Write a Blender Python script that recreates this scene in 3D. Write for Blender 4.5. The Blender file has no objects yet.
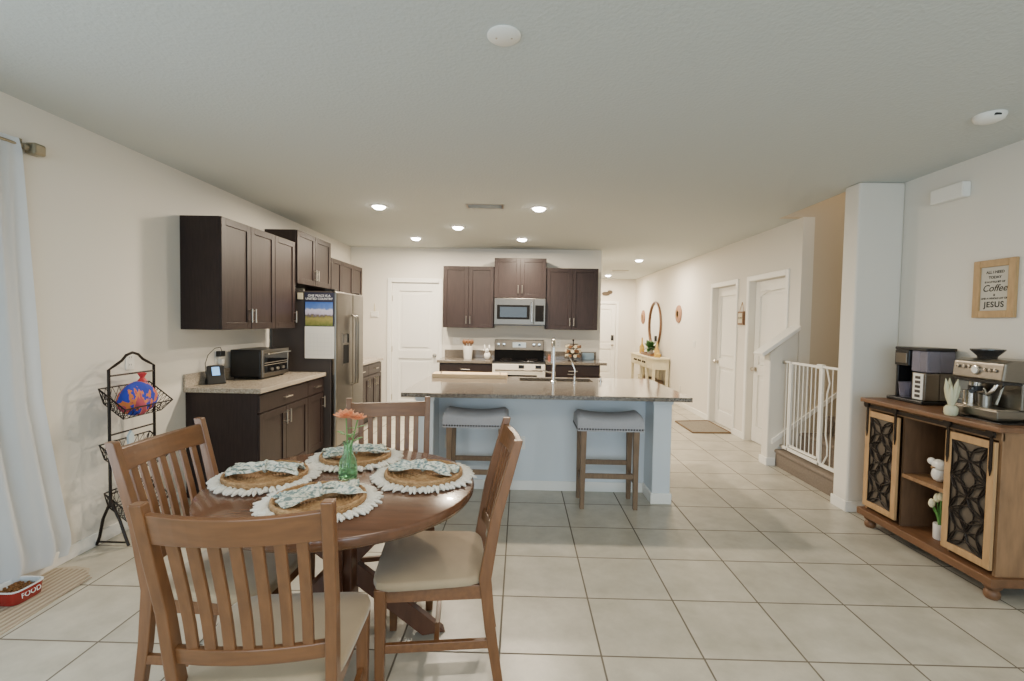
import bpy, bmesh, math, random
from mathutils import Vector, Matrix
random.seed(7)
C = bpy.context.scene.collection
PI = math.pi
ORG = {}

# ------------------------------------------------------------------ materials
def lin(c):
    return tuple((v/12.92 if v <= .04045 else ((v+.055)/1.055)**2.4) for v in (x/255. for x in c))

MATS = {}
def mat(name, col, rough=.5, metal=0., bump=0., bscale=60., var=0., vscale=4., col2=None, stretch=(1, 1, 1),
        trans=0., emit=None, estr=0., coat=0., alpha=1., sheen=0., spec=None, ior=None):
    m = bpy.data.materials.new(name); m.use_nodes = True
    nt = m.node_tree; b = nt.nodes['Principled BSDF']
    c = lin(col)
    b.inputs['Base Color'].default_value = (*c, 1)
    b.inputs['Roughness'].default_value = rough
    b.inputs['Metallic'].default_value = metal
    b.inputs['Transmission Weight'].default_value = trans
    b.inputs['Coat Weight'].default_value = coat
    b.inputs['Alpha'].default_value = alpha
    b.inputs['Sheen Weight'].default_value = sheen
    if spec is not None: b.inputs['Specular IOR Level'].default_value = spec
    if ior: b.inputs['IOR'].default_value = ior
    if emit:
        b.inputs['Emission Color'].default_value = (*lin(emit), 1); b.inputs['Emission Strength'].default_value = estr
    if var or bump or col2:
        tc = nt.nodes.new('ShaderNodeTexCoord'); mp = nt.nodes.new('ShaderNodeMapping')
        mp.inputs['Scale'].default_value = stretch
        nt.links.new(tc.outputs['Object'], mp.inputs['Vector'])
    if var or col2:
        n = nt.nodes.new('ShaderNodeTexNoise'); n.inputs['Scale'].default_value = vscale; n.inputs['Detail'].default_value = 5
        nt.links.new(mp.outputs['Vector'], n.inputs['Vector'])
        r = nt.nodes.new('ShaderNodeValToRGB')
        d = lin(col2) if col2 else tuple(x*(1-var) for x in c)
        r.color_ramp.elements[0].position = .3; r.color_ramp.elements[1].position = .7
        r.color_ramp.elements[0].color = (*d, 1); r.color_ramp.elements[1].color = (*c, 1)
        nt.links.new(n.outputs['Fac'], r.inputs['Fac']); nt.links.new(r.outputs['Color'], b.inputs['Base Color'])
    if bump:
        n2 = nt.nodes.new('ShaderNodeTexNoise'); n2.inputs['Scale'].default_value = bscale; n2.inputs['Detail'].default_value = 3
        nt.links.new(mp.outputs['Vector'], n2.inputs['Vector'])
        bp = nt.nodes.new('ShaderNodeBump'); bp.inputs['Strength'].default_value = bump; bp.inputs['Distance'].default_value = .01
        nt.links.new(n2.outputs['Fac'], bp.inputs['Height']); nt.links.new(bp.outputs['Normal'], b.inputs['Normal'])
    MATS[name] = m
    return m

def tile_mat():
    m = bpy.data.materials.new('floor_tile'); m.use_nodes = True
    nt = m.node_tree; N = nt.nodes; L = nt.links; b = N['Principled BSDF']
    tc = N.new('ShaderNodeTexCoord'); sp = N.new('ShaderNodeSeparateXYZ'); L.new(tc.outputs['Object'], sp.inputs[0])
    T = .4572
    def mth(op, a, bb=None):
        n = N.new('ShaderNodeMath'); n.operation = op
        for i, v in enumerate((a, bb)):
            if v is None: continue
            if isinstance(v, (int, float)): n.inputs[i].default_value = v
            else: L.new(v, n.inputs[i])
        return n.outputs[0]
    def axis(o, off):
        a = mth('DIVIDE', mth('SUBTRACT', o, off), T)
        fr = mth('FRACT', a)
        d = mth('MINIMUM', fr, mth('SUBTRACT', 1., fr))
        return d, mth('FLOOR', a)
    dx, ix = axis(sp.outputs[0], -.07); dy, iy = axis(sp.outputs[1], 2.127)
    d = mth('MINIMUM', dx, dy)
    mask = N.new('ShaderNodeMapRange'); mask.inputs['From Min'].default_value = .007; mask.inputs['From Max'].default_value = .012
    L.new(d, mask.inputs['Value'])
    cv = N.new('ShaderNodeCombineXYZ'); L.new(ix, cv.inputs[0]); L.new(iy, cv.inputs[1])
    wn = N.new('ShaderNodeTexWhiteNoise'); L.new(cv.outputs[0], wn.inputs['Vector'])
    ns = N.new('ShaderNodeTexNoise'); ns.inputs['Scale'].default_value = 5; ns.inputs['Detail'].default_value = 6; ns.inputs['Roughness'].default_value = .65
    off = N.new('ShaderNodeVectorMath'); off.operation = 'ADD'; L.new(tc.outputs['Object'], off.inputs[0])
    sc = N.new('ShaderNodeVectorMath'); sc.operation = 'SCALE'; sc.inputs['Scale'].default_value = 7; L.new(wn.outputs['Color'], sc.inputs[0]); L.new(sc.outputs[0], off.inputs[1])
    L.new(off.outputs[0], ns.inputs['Vector'])
    rp = N.new('ShaderNodeValToRGB')
    rp.color_ramp.elements[0].position = .3; rp.color_ramp.elements[1].position = .72
    rp.color_ramp.elements[0].color = (*lin((166, 161, 147)), 1); rp.color_ramp.elements[1].color = (*lin((194, 189, 175)), 1)
    L.new(ns.outputs['Fac'], rp.inputs['Fac'])
    mx = N.new('ShaderNodeMix'); mx.data_type = 'RGBA'
    mx.inputs[6].default_value = (*lin((100, 92, 80)), 1)
    L.new(mask.outputs[0], mx.inputs[0]); L.new(rp.outputs['Color'], mx.inputs[7]); L.new(mx.outputs[2], b.inputs['Base Color'])
    rr = N.new('ShaderNodeMapRange'); rr.inputs['To Min'].default_value = .8; rr.inputs['To Max'].default_value = .32
    L.new(mask.outputs[0], rr.inputs['Value']); L.new(rr.outputs[0], b.inputs['Roughness'])
    bp = N.new('ShaderNodeBump'); bp.inputs['Strength'].default_value = .4; bp.inputs['Distance'].default_value = .004
    L.new(mask.outputs[0], bp.inputs['Height']); L.new(bp.outputs['Normal'], b.inputs['Normal'])
    return m

def granite(name, cols, rough=.12, scale=90):
    m = bpy.data.materials.new(name); m.use_nodes = True
    nt = m.node_tree; N = nt.nodes; L = nt.links; b = N['Principled BSDF']
    tc = N.new('ShaderNodeTexCoord'); n = N.new('ShaderNodeTexNoise'); n.inputs['Scale'].default_value = scale; n.inputs['Detail'].default_value = 4
    L.new(tc.outputs['Object'], n.inputs['Vector'])
    r = N.new('ShaderNodeValToRGB'); r.color_ramp.interpolation = 'LINEAR'
    e = r.color_ramp.elements
    e[0].position = .33; e[0].color = (*lin(cols[0]), 1)
    e[1].position = .68; e[1].color = (*lin(cols[-1]), 1)
    for i, cc in enumerate(cols[1:-1]):
        k = e.new(.45+.12*i); k.color = (*lin(cc), 1)
    L.new(n.outputs['Fac'], r.inputs['Fac']); L.new(r.outputs['Color'], b.inputs['Base Color'])
    b.inputs['Roughness'].default_value = rough
    return m

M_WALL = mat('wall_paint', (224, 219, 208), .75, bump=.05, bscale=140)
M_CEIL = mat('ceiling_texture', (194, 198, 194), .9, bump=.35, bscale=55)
M_STAIRW = mat('stair_wall_shaded', (200, 187, 166), .8, bump=.05, bscale=140)  # wall paint darkened: the stairwell's dim light is put into the colour
M_TRIM = mat('white_trim_paint', (240, 238, 231), .4)
M_DOOR = mat('white_door_paint', (238, 236, 229), .4)
M_TILE = tile_mat()
M_ESP = mat('espresso_wood', (50, 39, 37), .42, var=.35, vscale=6, stretch=(12, 12, 1.2), spec=.28)
M_ESPD = mat('espresso_shadow', (40, 29, 25), .6)
M_STEEL = mat('stainless_steel', (132, 127, 119), .28, 1., var=.08, vscale=20, stretch=(1, 1, 14))
M_STEELD = mat('range_steel', (112, 106, 98), .3, 1., var=.08, vscale=20, stretch=(14, 1, 1))
M_CHROME = mat('chrome', (215, 212, 206), .12, 1.)
M_NICKEL = mat('brushed_nickel', (190, 182, 168), .3, 1.)
M_BLACK = mat('black_plastic', (22, 22, 23), .35)
M_MATTE = mat('matte_black', (16, 16, 17), .9, spec=.15)
M_DGLASS = mat('dark_glass', (12, 12, 14), .06, spec=.7)
M_FRSIDE = mat('charcoal_enamel', (58, 52, 50), .45, bump=.05, bscale=200)
M_GRAN = granite('island_granite', [(58, 54, 52), (100, 92, 84), (126, 117, 106), (150, 141, 128)], .1, 120)
M_GRAN2 = granite('beige_granite', [(120, 110, 98), (156, 145, 130), (172, 162, 146), (192, 184, 168)], .2, 140)
M_OAK = mat('honey_oak', (120, 80, 48), .38, var=.3, vscale=5, stretch=(10, 10, 1.5), coat=.15)
M_OAKX = mat('honey_oak_rail', (120, 80, 48), .38, var=.3, vscale=5, stretch=(1.5, 10, 10), coat=.15)
M_TABLE = mat('table_walnut', (106, 70, 48), .22, var=.35, vscale=4, stretch=(1.2, 9, 9), coat=.3)
M_TLEG = mat('table_walnut_base', (104, 66, 46), .35, var=.3, vscale=5, stretch=(6, 6, 2))
M_SUEDE = mat('beige_microfibre', (164, 144, 114), .9, var=.16, vscale=6, bump=.1, bscale=300, sheen=.3)
M_FRINGE = mat('white_cotton', (236, 232, 220), .95, bump=.5, bscale=160, sheen=.2)
M_WICKER = mat('woven_jute', (188, 150, 106), .8, col2=(146, 112, 74), vscale=60, bump=.8, bscale=120)
M_GREENG = mat('green_glass', (200, 240, 206), .03, trans=.92, ior=1.3)
M_WATER = mat('vase_water', (222, 244, 222), .02, trans=.9, ior=1.2)
M_STEM = mat('stem_green', (86, 140, 70), .6)
M_LEAF = mat('leaf_green', (60, 104, 48), .55, var=.3, vscale=30)
M_PEACH = mat('orange_petal', (242, 160, 112), .7, var=.2, vscale=60)
M_CURT = mat('sheer_curtain', (228, 232, 236), .9, bump=.25, bscale=220)
nt = M_CURT.node_tree; tl = nt.nodes.new('ShaderNodeBsdfTranslucent'); tl.inputs['Color'].default_value = (.8, .86, .92, 1); mxs = nt.nodes.new('ShaderNodeMixShader'); mxs.inputs[0].default_value = .4
nt.links.new(nt.nodes['Principled BSDF'].outputs[0], mxs.inputs[1]); nt.links.new(tl.outputs[0], mxs.inputs[2]); nt.links.new(mxs.outputs[0], nt.nodes['Material Output'].inputs['Surface'])
M_IRON = mat('black_iron', (40, 33, 29), .45, .6)
M_BRONZE = mat('aged_bronze', (150, 142, 122), .35, .7)
M_BOWL = mat('red_ceramic', (150, 38, 34), .25, coat=.4)
M_BOWLI = mat('white_glaze', (212, 220, 226), .2)
M_KIB = mat('kibble', (124, 84, 44), .9, var=.5, vscale=90, bump=.8, bscale=90)
M_STOOLF = mat('grey_linen', (170, 169, 172), .95, var=.12, vscale=120, bump=.25, bscale=350)
M_STOOLW = mat('weathered_wood', (128, 104, 80), .6, var=.3, vscale=8, stretch=(10, 10, 1.5))
M_NAIL = mat('nailhead_brass', (52, 46, 42), .4)
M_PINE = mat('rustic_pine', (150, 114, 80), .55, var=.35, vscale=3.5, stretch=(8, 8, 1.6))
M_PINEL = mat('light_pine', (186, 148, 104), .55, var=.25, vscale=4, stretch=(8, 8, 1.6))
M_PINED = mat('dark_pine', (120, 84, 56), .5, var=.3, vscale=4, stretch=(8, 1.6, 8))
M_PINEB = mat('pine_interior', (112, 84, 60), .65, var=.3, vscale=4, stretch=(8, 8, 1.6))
M_BOARD = mat('maple_board', (222, 192, 148), .5, var=.15, vscale=5, stretch=(1, 12, 12))
M_CREAM = mat('cream_paint', (212, 202, 172), .6, var=.1, vscale=10)
M_CARPET = mat('carpet', (132, 120, 108), 1., var=.25, vscale=60, bump=.6, bscale=250)
M_RUG = mat('grey_mat', (146, 137, 122), 1., var=.3, vscale=70, bump=.5, bscale=200)
M_RUGB = mat('brown_mat_binding', (110, 88, 64), .9)
M_WHITE = mat('white_plastic', (232, 230, 222), .4)
M_CERAM = mat('white_ceramic', (234, 232, 226), .2)
M_PAPER = mat('paper', (232, 230, 222), .8)
M_SCREEN = mat('lit_screen', (120, 170, 220), .2, emit=(130, 180, 230), estr=.9)
M_MIRROR = mat('mirror_glass', (225, 228, 226), .02, 1.)
M_LAMP = mat('lamp_lens', (255, 250, 240), .5, emit=(255, 248, 238), estr=30.)
M_INK = mat('black_ink', (36, 34, 32), .8)
M_WHITEINK = mat('white_ink', (236, 238, 240), .7)
M_CLEAR = mat('clear_plastic', (196, 190, 206), .05, trans=.85, ior=1.2)
M_LILAC = mat('tinted_tank', (206, 200, 216), .08, trans=.7, ior=1.2)
M_YELGL = mat('amber_glass', (214, 178, 86), .1, trans=.3)
M_CREAMP = mat('cream_petal', (238, 232, 196), .7)
M_SAGE = mat('sage_resin', (198, 196, 164), .6)
M_BASKET = mat('brown_basket', (112, 92, 74), .8, bump=.6, bscale=90)
M_SHADOWBOX = mat('cabinet_dark_back', (88, 78, 67), .5)

def pattern_mat(name, base, spots, scale, thr=.56):
    m = bpy.data.materials.new(name); m.use_nodes = True
    nt = m.node_tree; N = nt.nodes; L = nt.links; b = N['Principled BSDF']
    tc = N.new('ShaderNodeTexCoord'); mp = N.new('ShaderNodeMapping'); mp.inputs['Scale'].default_value = (1, 2.6, 1); mp.inputs['Rotation'].default_value = (0, 0, .7)
    L.new(tc.outputs['Object'], mp.inputs[0])
    n = N.new('ShaderNodeTexNoise'); n.inputs['Scale'].default_value = scale; n.inputs['Detail'].default_value = 2; L.new(mp.outputs[0], n.inputs['Vector'])
    r = N.new('ShaderNodeValToRGB'); r.color_ramp.interpolation = 'CONSTANT'
    e = r.color_ramp.elements; e[0].position = 0; e[0].color = (*lin(base), 1); e[1].position = thr; e[1].color = (*lin(spots[0]), 1)
    k = e.new(thr+.07); k.color = (*lin(spots[1]), 1)
    L.new(n.outputs['Fac'], r.inputs['Fac']); L.new(r.outputs['Color'], b.inputs['Base Color']); b.inputs['Roughness'].default_value = .9
    return m
M_NAPK = pattern_mat('leaf_print_cloth', (232, 230, 214), [(176, 188, 176), (128, 146, 144)], 55, .5)
M_BAG = pattern_mat('netted_produce', (44, 62, 170), [(206, 120, 66), (172, 74, 92)], 9, .5)

# ------------------------------------------------------------------ mesh builder
class MB:
    def __init__(s): s.bm = bmesh.new()
    def loft(s, secs, caps=True, closed=False):
        bm = s.bm; rows = [[bm.verts.new(p) for p in sec] for sec in secs]; n = len(rows[0])
        rng = range(len(rows) if closed else len(rows)-1)
        for i in rng:
            a, b = rows[i], rows[(i+1) % len(rows)]
            for j in range(n):
                bm.faces.new((a[j], a[(j+1) % n], b[(j+1) % n], b[j]))
        if caps and not closed:
            bm.faces.new(list(reversed(rows[0]))); bm.faces.new(rows[-1])
        return s
    def box(s, x0, x1, y0, y1, z0, z1):
        return s.loft([[(x0, y0, z0), (x1, y0, z0), (x1, y1, z0), (x0, y1, z0)], [(x0, y0, z1), (x1, y0, z1), (x1, y1, z1), (x0, y1, z1)]])
    def obox(s, c, ax, ay, az, sx, sy, sz):
        c = Vector(c); ax = Vector(ax).normalized()*sx/2; ay = Vector(ay).normalized()*sy/2; az = Vector(az).normalized()*sz/2
        q = lambda k: [c-ax-ay+k*az, c+ax-ay+k*az, c+ax+ay+k*az, c-ax+ay+k*az]
        return s.loft([q(-1), q(1)])
    def beam(s, pts):                                    # (x, y, z, width, depth): horizontal rectangular sections
        return s.loft([[(x-w/2, y-d/2, z), (x+w/2, y-d/2, z), (x+w/2, y+d/2, z), (x-w/2, y+d/2, z)] for x, y, z, w, d in pts])
    def prism(s, poly, plane, a0, a1):
        f = {'xy': lambda p, a: (p[0], p[1], a), 'xz': lambda p, a: (p[0], a, p[1]), 'yz': lambda p, a: (a, p[0], p[1])}[plane]
        return s.loft([[f(p, a0) for p in poly], [f(p, a1) for p in poly]])
    def tube(s, pts, r, n=8, closed=False):
        pts = [Vector(p) for p in pts]; N = len(pts); secs = []; up = None
        for i, p in enumerate(pts):
            if closed: t = pts[(i+1) % N]-pts[i-1]
            else: t = pts[min(i+1, N-1)]-pts[max(i-1, 0)]
            t.normalize()
            if up is None: up = t.orthogonal().normalized()
            up = (up-t*up.dot(t))
            up = up.normalized() if up.length > 1e-6 else t.orthogonal().normalized()
            b = t.cross(up); rr = r[i] if isinstance(r, (list, tuple)) else r
            secs.append([p+rr*(math.cos(2*PI*k/n)*up+math.sin(2*PI*k/n)*b) for k in range(n)])
        return s.loft(secs, closed=closed)
    def cyl(s, p0, p1, r0, r1=None, n=16):
        return s.tube([p0, p1], [r0, r0 if r1 is None else r1], n)
    def lathe(s, prof, c=(0, 0, 0), n=24, axis='z', sx=1, sy=1):
        def f(r, h, k):
            a = 2*PI*k/n; u, v = r*math.cos(a)*sx, r*math.sin(a)*sy
            p = {'z': (u, v, h), 'y': (u, h, v), 'x': (h, u, v)}[axis]
            return (p[0]+c[0], p[1]+c[1], p[2]+c[2])
        return s.loft([[f(max(r, 1e-4), h, k) for k in range(n)] for r, h in prof])
    def sphere(s, c, r, n=12, m=8):
        if isinstance(r, (int, float)): r = (r, r, r)
        secs = []
        for i in range(m+1):
            t = PI*i/m; q = max(math.sin(t), 1e-3)
            secs.append([(c[0]+r[0]*q*math.cos(2*PI*k/n), c[1]+r[1]*q*math.sin(2*PI*k/n), c[2]-r[2]*math.cos(t)) for k in range(n)])
        return s.loft(secs)
    def grid(s, fn, nu, nv):
        V = [[s.bm.verts.new(fn(i/nu, j/nv)) for j in range(nv+1)] for i in range(nu+1)]
        for i in range(nu):
            for j in range(nv): s.bm.faces.new((V[i][j], V[i+1][j], V[i+1][j+1], V[i][j+1]))
        return s
    def build(s, name, m, parent=None, smooth=False, bevel=0, solid=0, local=False, seg=2):
        bm = s.bm
        bmesh.ops.recalc_face_normals(bm, faces=bm.faces)
        off = Vector((0, 0, 0))
        if parent is not None and not local and parent.name in ORG: off = ORG[parent.name]
        if off.length: bmesh.ops.translate(bm, verts=bm.verts, vec=-off)
        me = bpy.data.meshes.new(name); bm.to_mesh(me); bm.free()
        me.materials.append(m)
        o = bpy.data.objects.new(name, me); C.objects.link(o)
        if smooth:
            for p in me.polygons: p.use_smooth = True
            me.set_sharp_from_angle(angle=math.radians(42))
        if solid:
            md = o.modifiers.new('solid', 'SOLIDIFY'); md.thickness = solid; md.offset = 0
        if bevel:
            md = o.modifiers.new('bevel', 'BEVEL'); md.width = bevel; md.segments = seg; md.limit_method = 'ANGLE'; md.angle_limit = .6
        if parent is not None:
            o.parent = parent
            if parent.name in ORG: ORG[o.name] = ORG[parent.name] if not local else Vector((0, 0, 0))
        return o

def thing(name, label, cat, loc=(0, 0, 0), rz=0, group=None, world=True):
    o = bpy.data.objects.new(name, None); C.objects.link(o); o.empty_display_size = .1
    o.location = loc; o.rotation_euler = (0, 0, rz); o['label'] = label; o['category'] = cat
    if group: o['group'] = group
    ORG[o.name] = Vector(loc) if world and not rz else Vector((0, 0, 0))
    return o
def tag(o, label, cat, group=None, kind=None):
    o['label'] = label; o['category'] = cat
    if group: o['group'] = group
    if kind: o['kind'] = kind
    return o
def struct(o):
    o['kind'] = 'structure'; return o
def dup(root, loc, rz, label=None):
    r = root.copy(); C.objects.link(r); r.location = loc; r.rotation_euler = (0, 0, rz)
    if label: r['label'] = label
    for ch in list(root.children):
        c = ch.copy(); C.objects.link(c); c.parent = r
        for g in list(ch.children):
            d = g.copy(); C.objects.link(d); d.parent = c
    return r
def text(body, size, loc, rot, parent, m, name='lettering', ext=.0004, align='CENTER', spx=1., bold=0., shear=0.):
    cu = bpy.data.curves.new(name, 'FONT'); cu.body = body; cu.size = size; cu.align_x = align; cu.align_y = 'CENTER'; cu.extrude = ext; cu.space_character = spx; cu.offset = bold; cu.shear = shear
    cu.materials.append(m)
    f = bpy.data.objects.new(name, cu); C.objects.link(f); bpy.context.view_layer.update()
    me = bpy.data.meshes.new_from_object(f.evaluated_get(bpy.context.evaluated_depsgraph_get()))
    bpy.data.objects.remove(f); bpy.data.curves.remove(cu); me.name = name
    o = bpy.data.objects.new(name, me); C.objects.link(o); o.rotation_euler = rot
    off = ORG.get(parent.name, Vector((0, 0, 0))) if parent else Vector((0, 0, 0))
    o.location = Vector(loc)-off
    if parent: o.parent = parent
    return o

# ------------------------------------------------------------------ room shell
H = 2.64; XL = -2.72; YB = 7.725; XH = 2.95; YE = 12.6
struct(MB().box(-3.2, 5.4, -3.2, 12.9, -.12, 0).build('floor', M_TILE))
b = MB()
b.box(-2.9, 2.74, -3.2, 12.9, H, H+.25); b.box(2.74, 5.4, -3.2, 4.05, H, H+.25); b.box(2.74, 5.4, 5.3, 12.9, H, H+.25)
struct(b.build('ceiling', M_CEIL))
b = MB()
b.box(XL-.15, XL, -3.2, .1, 0, H); b.box(XL-.15, XL, 2.1, 7.9, 0, H); b.box(XL-.15, XL, .1, 2.1, 2.15, H); b.box(XL-.15, XL, .1, 2.1, 0, .25)
struct(b.build('wall_left', M_WALL))
b = MB(); b.box(XL-.06, XL-.02, .1, .16, .25, 2.15); b.box(XL-.06, XL-.02, 2.04, 2.1, .25, 2.15); b.box(XL-.06, XL-.02, 1.07, 1.13, .25, 2.15); b.box(XL-.06, XL-.02, .1, 2.1, .25, .31); b.box(XL-.06, XL-.02, .1, 2.1, 2.09, 2.15)
struct(b.build('window_1', M_TRIM))
b = MB()
b.box(XL, -2.06, YB, YB+.125, 0, H); b.box(-1.307, 1.26, YB, YB+.125, 0, H); b.box(-2.06, -1.307, YB, YB+.125, 2.09, H)
struct(b.build('wall_back', M_WALL))
struct(MB().box(1.13, 1.26, YB+.125, YE, 0, H).build('wall_hall_left', M_WALL))
b = MB(); b.box(1.26, 1.5, YE, YE+.12, 0, H); b.box(2.46, 3.2, YE, YE+.12, 0, H); b.box(1.5, 2.46, YE, YE+.12, 2.0, H)
struct(b.build('wall_hall_end', M_WALL))
DA = (6.73, 7.54); DB = (5.48, 6.34); DH = 2.06
b = MB()
for y0, y1 in ((5.2, DB[0]), (DB[1], DA[0]), (DA[1], YE)): b.box(XH, XH+.12, y0, y1, 0, H)
for y0, y1 in (DB, DA): b.box(XH, XH+.12, y0, y1, DH, H)
struct(b.build('wall_hall_right', M_WALL))
# stairwell
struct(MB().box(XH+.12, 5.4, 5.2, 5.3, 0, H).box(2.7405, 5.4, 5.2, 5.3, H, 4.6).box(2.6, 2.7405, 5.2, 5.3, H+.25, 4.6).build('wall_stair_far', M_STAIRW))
b = MB(); b.box(2.66, 3.02, 3.93, 4.11, 0, H); b.box(3.02, 5.4, 3.99, 4.11, 0, 4.6)
struct(b.build('wall_stair_near', M_WALL, bevel=.018, seg=3))
struct(MB().box(5.3, 5.4, 4.11, 5.2, 0, 4.6).build('wall_stair_end', M_WALL))
struct(MB().box(2.6, 2.74, 4.11, 5.2, H+.25, 4.6).build('wall_stair_upper', M_WALL))
struct(MB().box(2.6, 5.4, 3.99, 5.3, 4.6, 4.7).build('ceiling_stair', M_CEIL))
struct(MB().box(3.02, 3.14, -3.2, 3.99, 0, H).build('wall_right', M_WALL))
b = MB(); b.box(XL, -1.9, -3.2, -3.08, 0, H); b.box(2.3, 3.02, -3.2, -3.08, 0, H); b.box(-1.9, 2.3, -3.2, -3.08, 2.2, H)
struct(b.build('wall_rear', M_WALL))
# half wall beside the stairs with sloping cap
struct(MB().prism([(2.655, 0), (XH, 0), (XH, 1.475), (2.655, 1.2)], 'xz', 5.2, 5.33).build('wall_stair_half', M_WALL, bevel=.012, seg=3))
struct(MB().prism([(2.57, 1.165), (XH, 1.455), (XH, 1.5), (2.55, 1.2)], 'xz', 5.165, 5.365).build('trim_1', M_TRIM, bevel=.006))
# stairs
b = MB()
for k in range(8):
    x = 2.75+.26*k
    b.box(x, 5.3, 4.11, 5.2, .18*k if k == 0 else .18*k, .18*(k+1))
    b.cyl((x+.006, 4.11, .18*(k+1)-.022), (x+.006, 5.2, .18*(k+1)-.022), .022, n=10)
struct(b.build('staircase', M_CARPET))
struct(MB().prism([(2.70, .235), (4.2, 1.395), (4.2, 1.445), (2.70, .285)], 'xz', 5.18, 5.2).build('trim_2', M_TRIM))
# baseboards
def base(name, boxes):
    b = MB()
    for q in boxes: b.box(*q)
    struct(b.build(name, M_TRIM, bevel=.004))
base('baseboard_left', [(XL, XL+.014, 2.1, 3.86, 0, .085)])
base('baseboard_back', [(XL+.62, -2.12, YB-.014, YB, 0, .085)])
base('baseboard_hall', [(XH-.014, XH, DB[1]+.06, DA[0]-.06, 0, .085), (XH-.014, XH, DA[1]+.06, YE, 0, .085), (1.26, 1.274, YB, YE, 0, .085)])
base('baseboard_stair', [(2.655-.013, 2.655, 5.19, 5.345, 0, .085), (2.645, 2.74, 5.186, 5.2, 0, .085), (2.646, 2.66, 3.917, 4.11, 0, .085), (2.646, 3.02, 3.916, 3.93, 0, .085)])
base('baseboard_right', [(3.006, 3.02, -3, 3.916, 0, .085)])

# doors
def door_leaf(name, w, h, loc, rz, knob_x, arch=False, hinge_x=None, lock=False):
    """leaf facing local -y, local x 0..w"""
    b = MB(); d = .035
    st = .11; rails = [(0, .2), (h*.42, h*.42+.13), (h-.13, h)]
    b.box(0, st, 0, d, 0, h); b.box(w-st, w, 0, d, 0, h)
    for z0, z1 in rails: b.box(st, w-st, 0, d, z0, z1)
    for z0, z1 in ((.2, h*.42), (h*.42+.13, h-.13)):
        b.box(st, w-st, .02, d-.005, z0, z1)
        b.box(st+.05, w-st-.05, .006, .02, z0+.05, z1-.05)
    if arch:
        pts = [(st, h-.13)]+[(st+(w-2*st)*k/10, h-.13-.07*(1-math.sin(PI*k/10))) for k in range(11)]+[(w-st, h-.13)]
        b.prism(pts, 'xz', 0, .02)
    o = b.build(name, M_DOOR, bevel=.004)
    o.location = loc; o.rotation_euler = (0, 0, rz); struct(o)
    k = MB(); k.lathe([(.03, 0), (.03, -.008), (.012, -.012), (.011, -.03), (.026, -.04), (.028, -.052), (.02, -.062), (.001, -.064)], (knob_x, 0, .93), 20, 'y')
    k.build('door_knob', M_NICKEL, o, smooth=True, local=True)
    if lock:
        k = MB(); k.box(knob_x-.035, knob_x+.035, -.02, 0, 1.05, 1.19); k.build('keypad_lock', M_BLACK, o, bevel=.006, local=True)
    if hinge_x is not None:
        for z in (.25, 1.02, h-.25):
            MB().cyl((hinge_x, -.004, z-.045), (hinge_x, -.004, z+.045), .008, n=8).build('hinge', M_NICKEL, o, local=True)
    return o
def casing(name, u0, u1, z1, f):
    """flat casing round an opening; f maps (u0,u1,z0,z1) to a box"""
    b = MB(); w = .065
    for q in ((u0-w, u0, 0, z1+w), (u1, u1+w, 0, z1+w), (u0, u1, z1, z1+w)): b.box(*f(*q))
    struct(b.build(name, M_TRIM, bevel=.005))
door_leaf('door_1', .75, 2.08, (-2.058, YB+.02, .005), 0, .69, hinge_x=.004)
casing('trim_3', -2.06, -1.307, 2.09, lambda a, c, z0, z1: (a, c, YB-.018, YB, z0, z1))
door_leaf('door_2', .80, 2.05, (XH+.075, DA[1]-.005, .005), -PI/2, .065)
casing('trim_4', DA[0], DA[1], DH, lambda a, c, z0, z1: (XH-.018, XH, a, c, z0, z1))
door_leaf('door_3', .85, 2.05, (XH+.075, DB[1]-.005, .005), -PI/2, .065, arch=True)
casing('trim_5', DB[0], DB[1], DH, lambda a, c, z0, z1: (XH-.018, XH, a, c, z0, z1))
door_leaf('door_4', .95, 1.99, (1.505, YE+.02, .005), 0, .87, lock=True)
casing('trim_6', 1.5, 2.46, 2.0, lambda a, c, z0, z1: (a, c, YE-.015, YE, z0, z1))

# ------------------------------------------------------------------ cabinets (front faces local -y)
def shaker(parent, x0, x1, z0, z1, y, hx=None, hz=None, name='door', hdir='v', hl=.12, m=None):
    m = m or M_ESP
    g = .0025; x0 += g; x1 -= g; z0 += g; z1 -= g; st = .058; t = .02
    b = MB()
    if name == 'door':
        b.box(x0, x0+st, y-t, y, z0, z1); b.box(x1-st, x1, y-t, y, z0, z1); b.box(x0+st, x1-st, y-t, y, z0, z0+st); b.box(x0+st, x1-st, y-t, y, z1-st, z1)
        b.box(x0+st, x1-st, y-t+.009, y, z0+st, z1-st)
    else: b.box(x0, x1, y-t, y, z0, z1)
    o = b.build(name, m, parent, bevel=.002, local=True)
    if hx is not None:
        h = MB(); yy = y-t
        if hdir == 'v':
            h.cyl((hx, yy-.028, hz-hl/2), (hx, yy-.028, hz+hl/2), .006, n=10)
            for s in (-1, 1): h.cyl((hx, yy, hz+s*hl*.36), (hx, yy-.028, hz+s*hl*.36), .005, n=8)
        else:
            h.cyl((hx-hl/2, yy-.028, hz), (hx+hl/2, yy-.028, hz), .006, n=10)
            for s in (-1, 1): h.cyl((hx+s*hl*.36, yy, hz), (hx+s*hl*.36, yy-.028, hz), .005, n=8)
        h.build('handle', M_NICKEL, o, smooth=True, local=True)
    return o
def wall_cabinet(label, loc, rz, w, h, d, doors, hz=.12, group='dark shaker wall cabinets'):
    """doors: list of (x0,x1,handle_side)"""
    t = thing('wall_cabinet', label, 'cabinet', loc, rz, group, world=False)
    MB().box(0, w, -d, 0, 0, h).build('carcass', M_ESP, t, bevel=.002, local=True)
    for x0, x1, s in doors:
        hx = None if s is None else (x1-.03 if s == 'r' else x0+.03)
        shaker(t, x0, x1, 0, h, -d, hx, hz)
    return t
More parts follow.
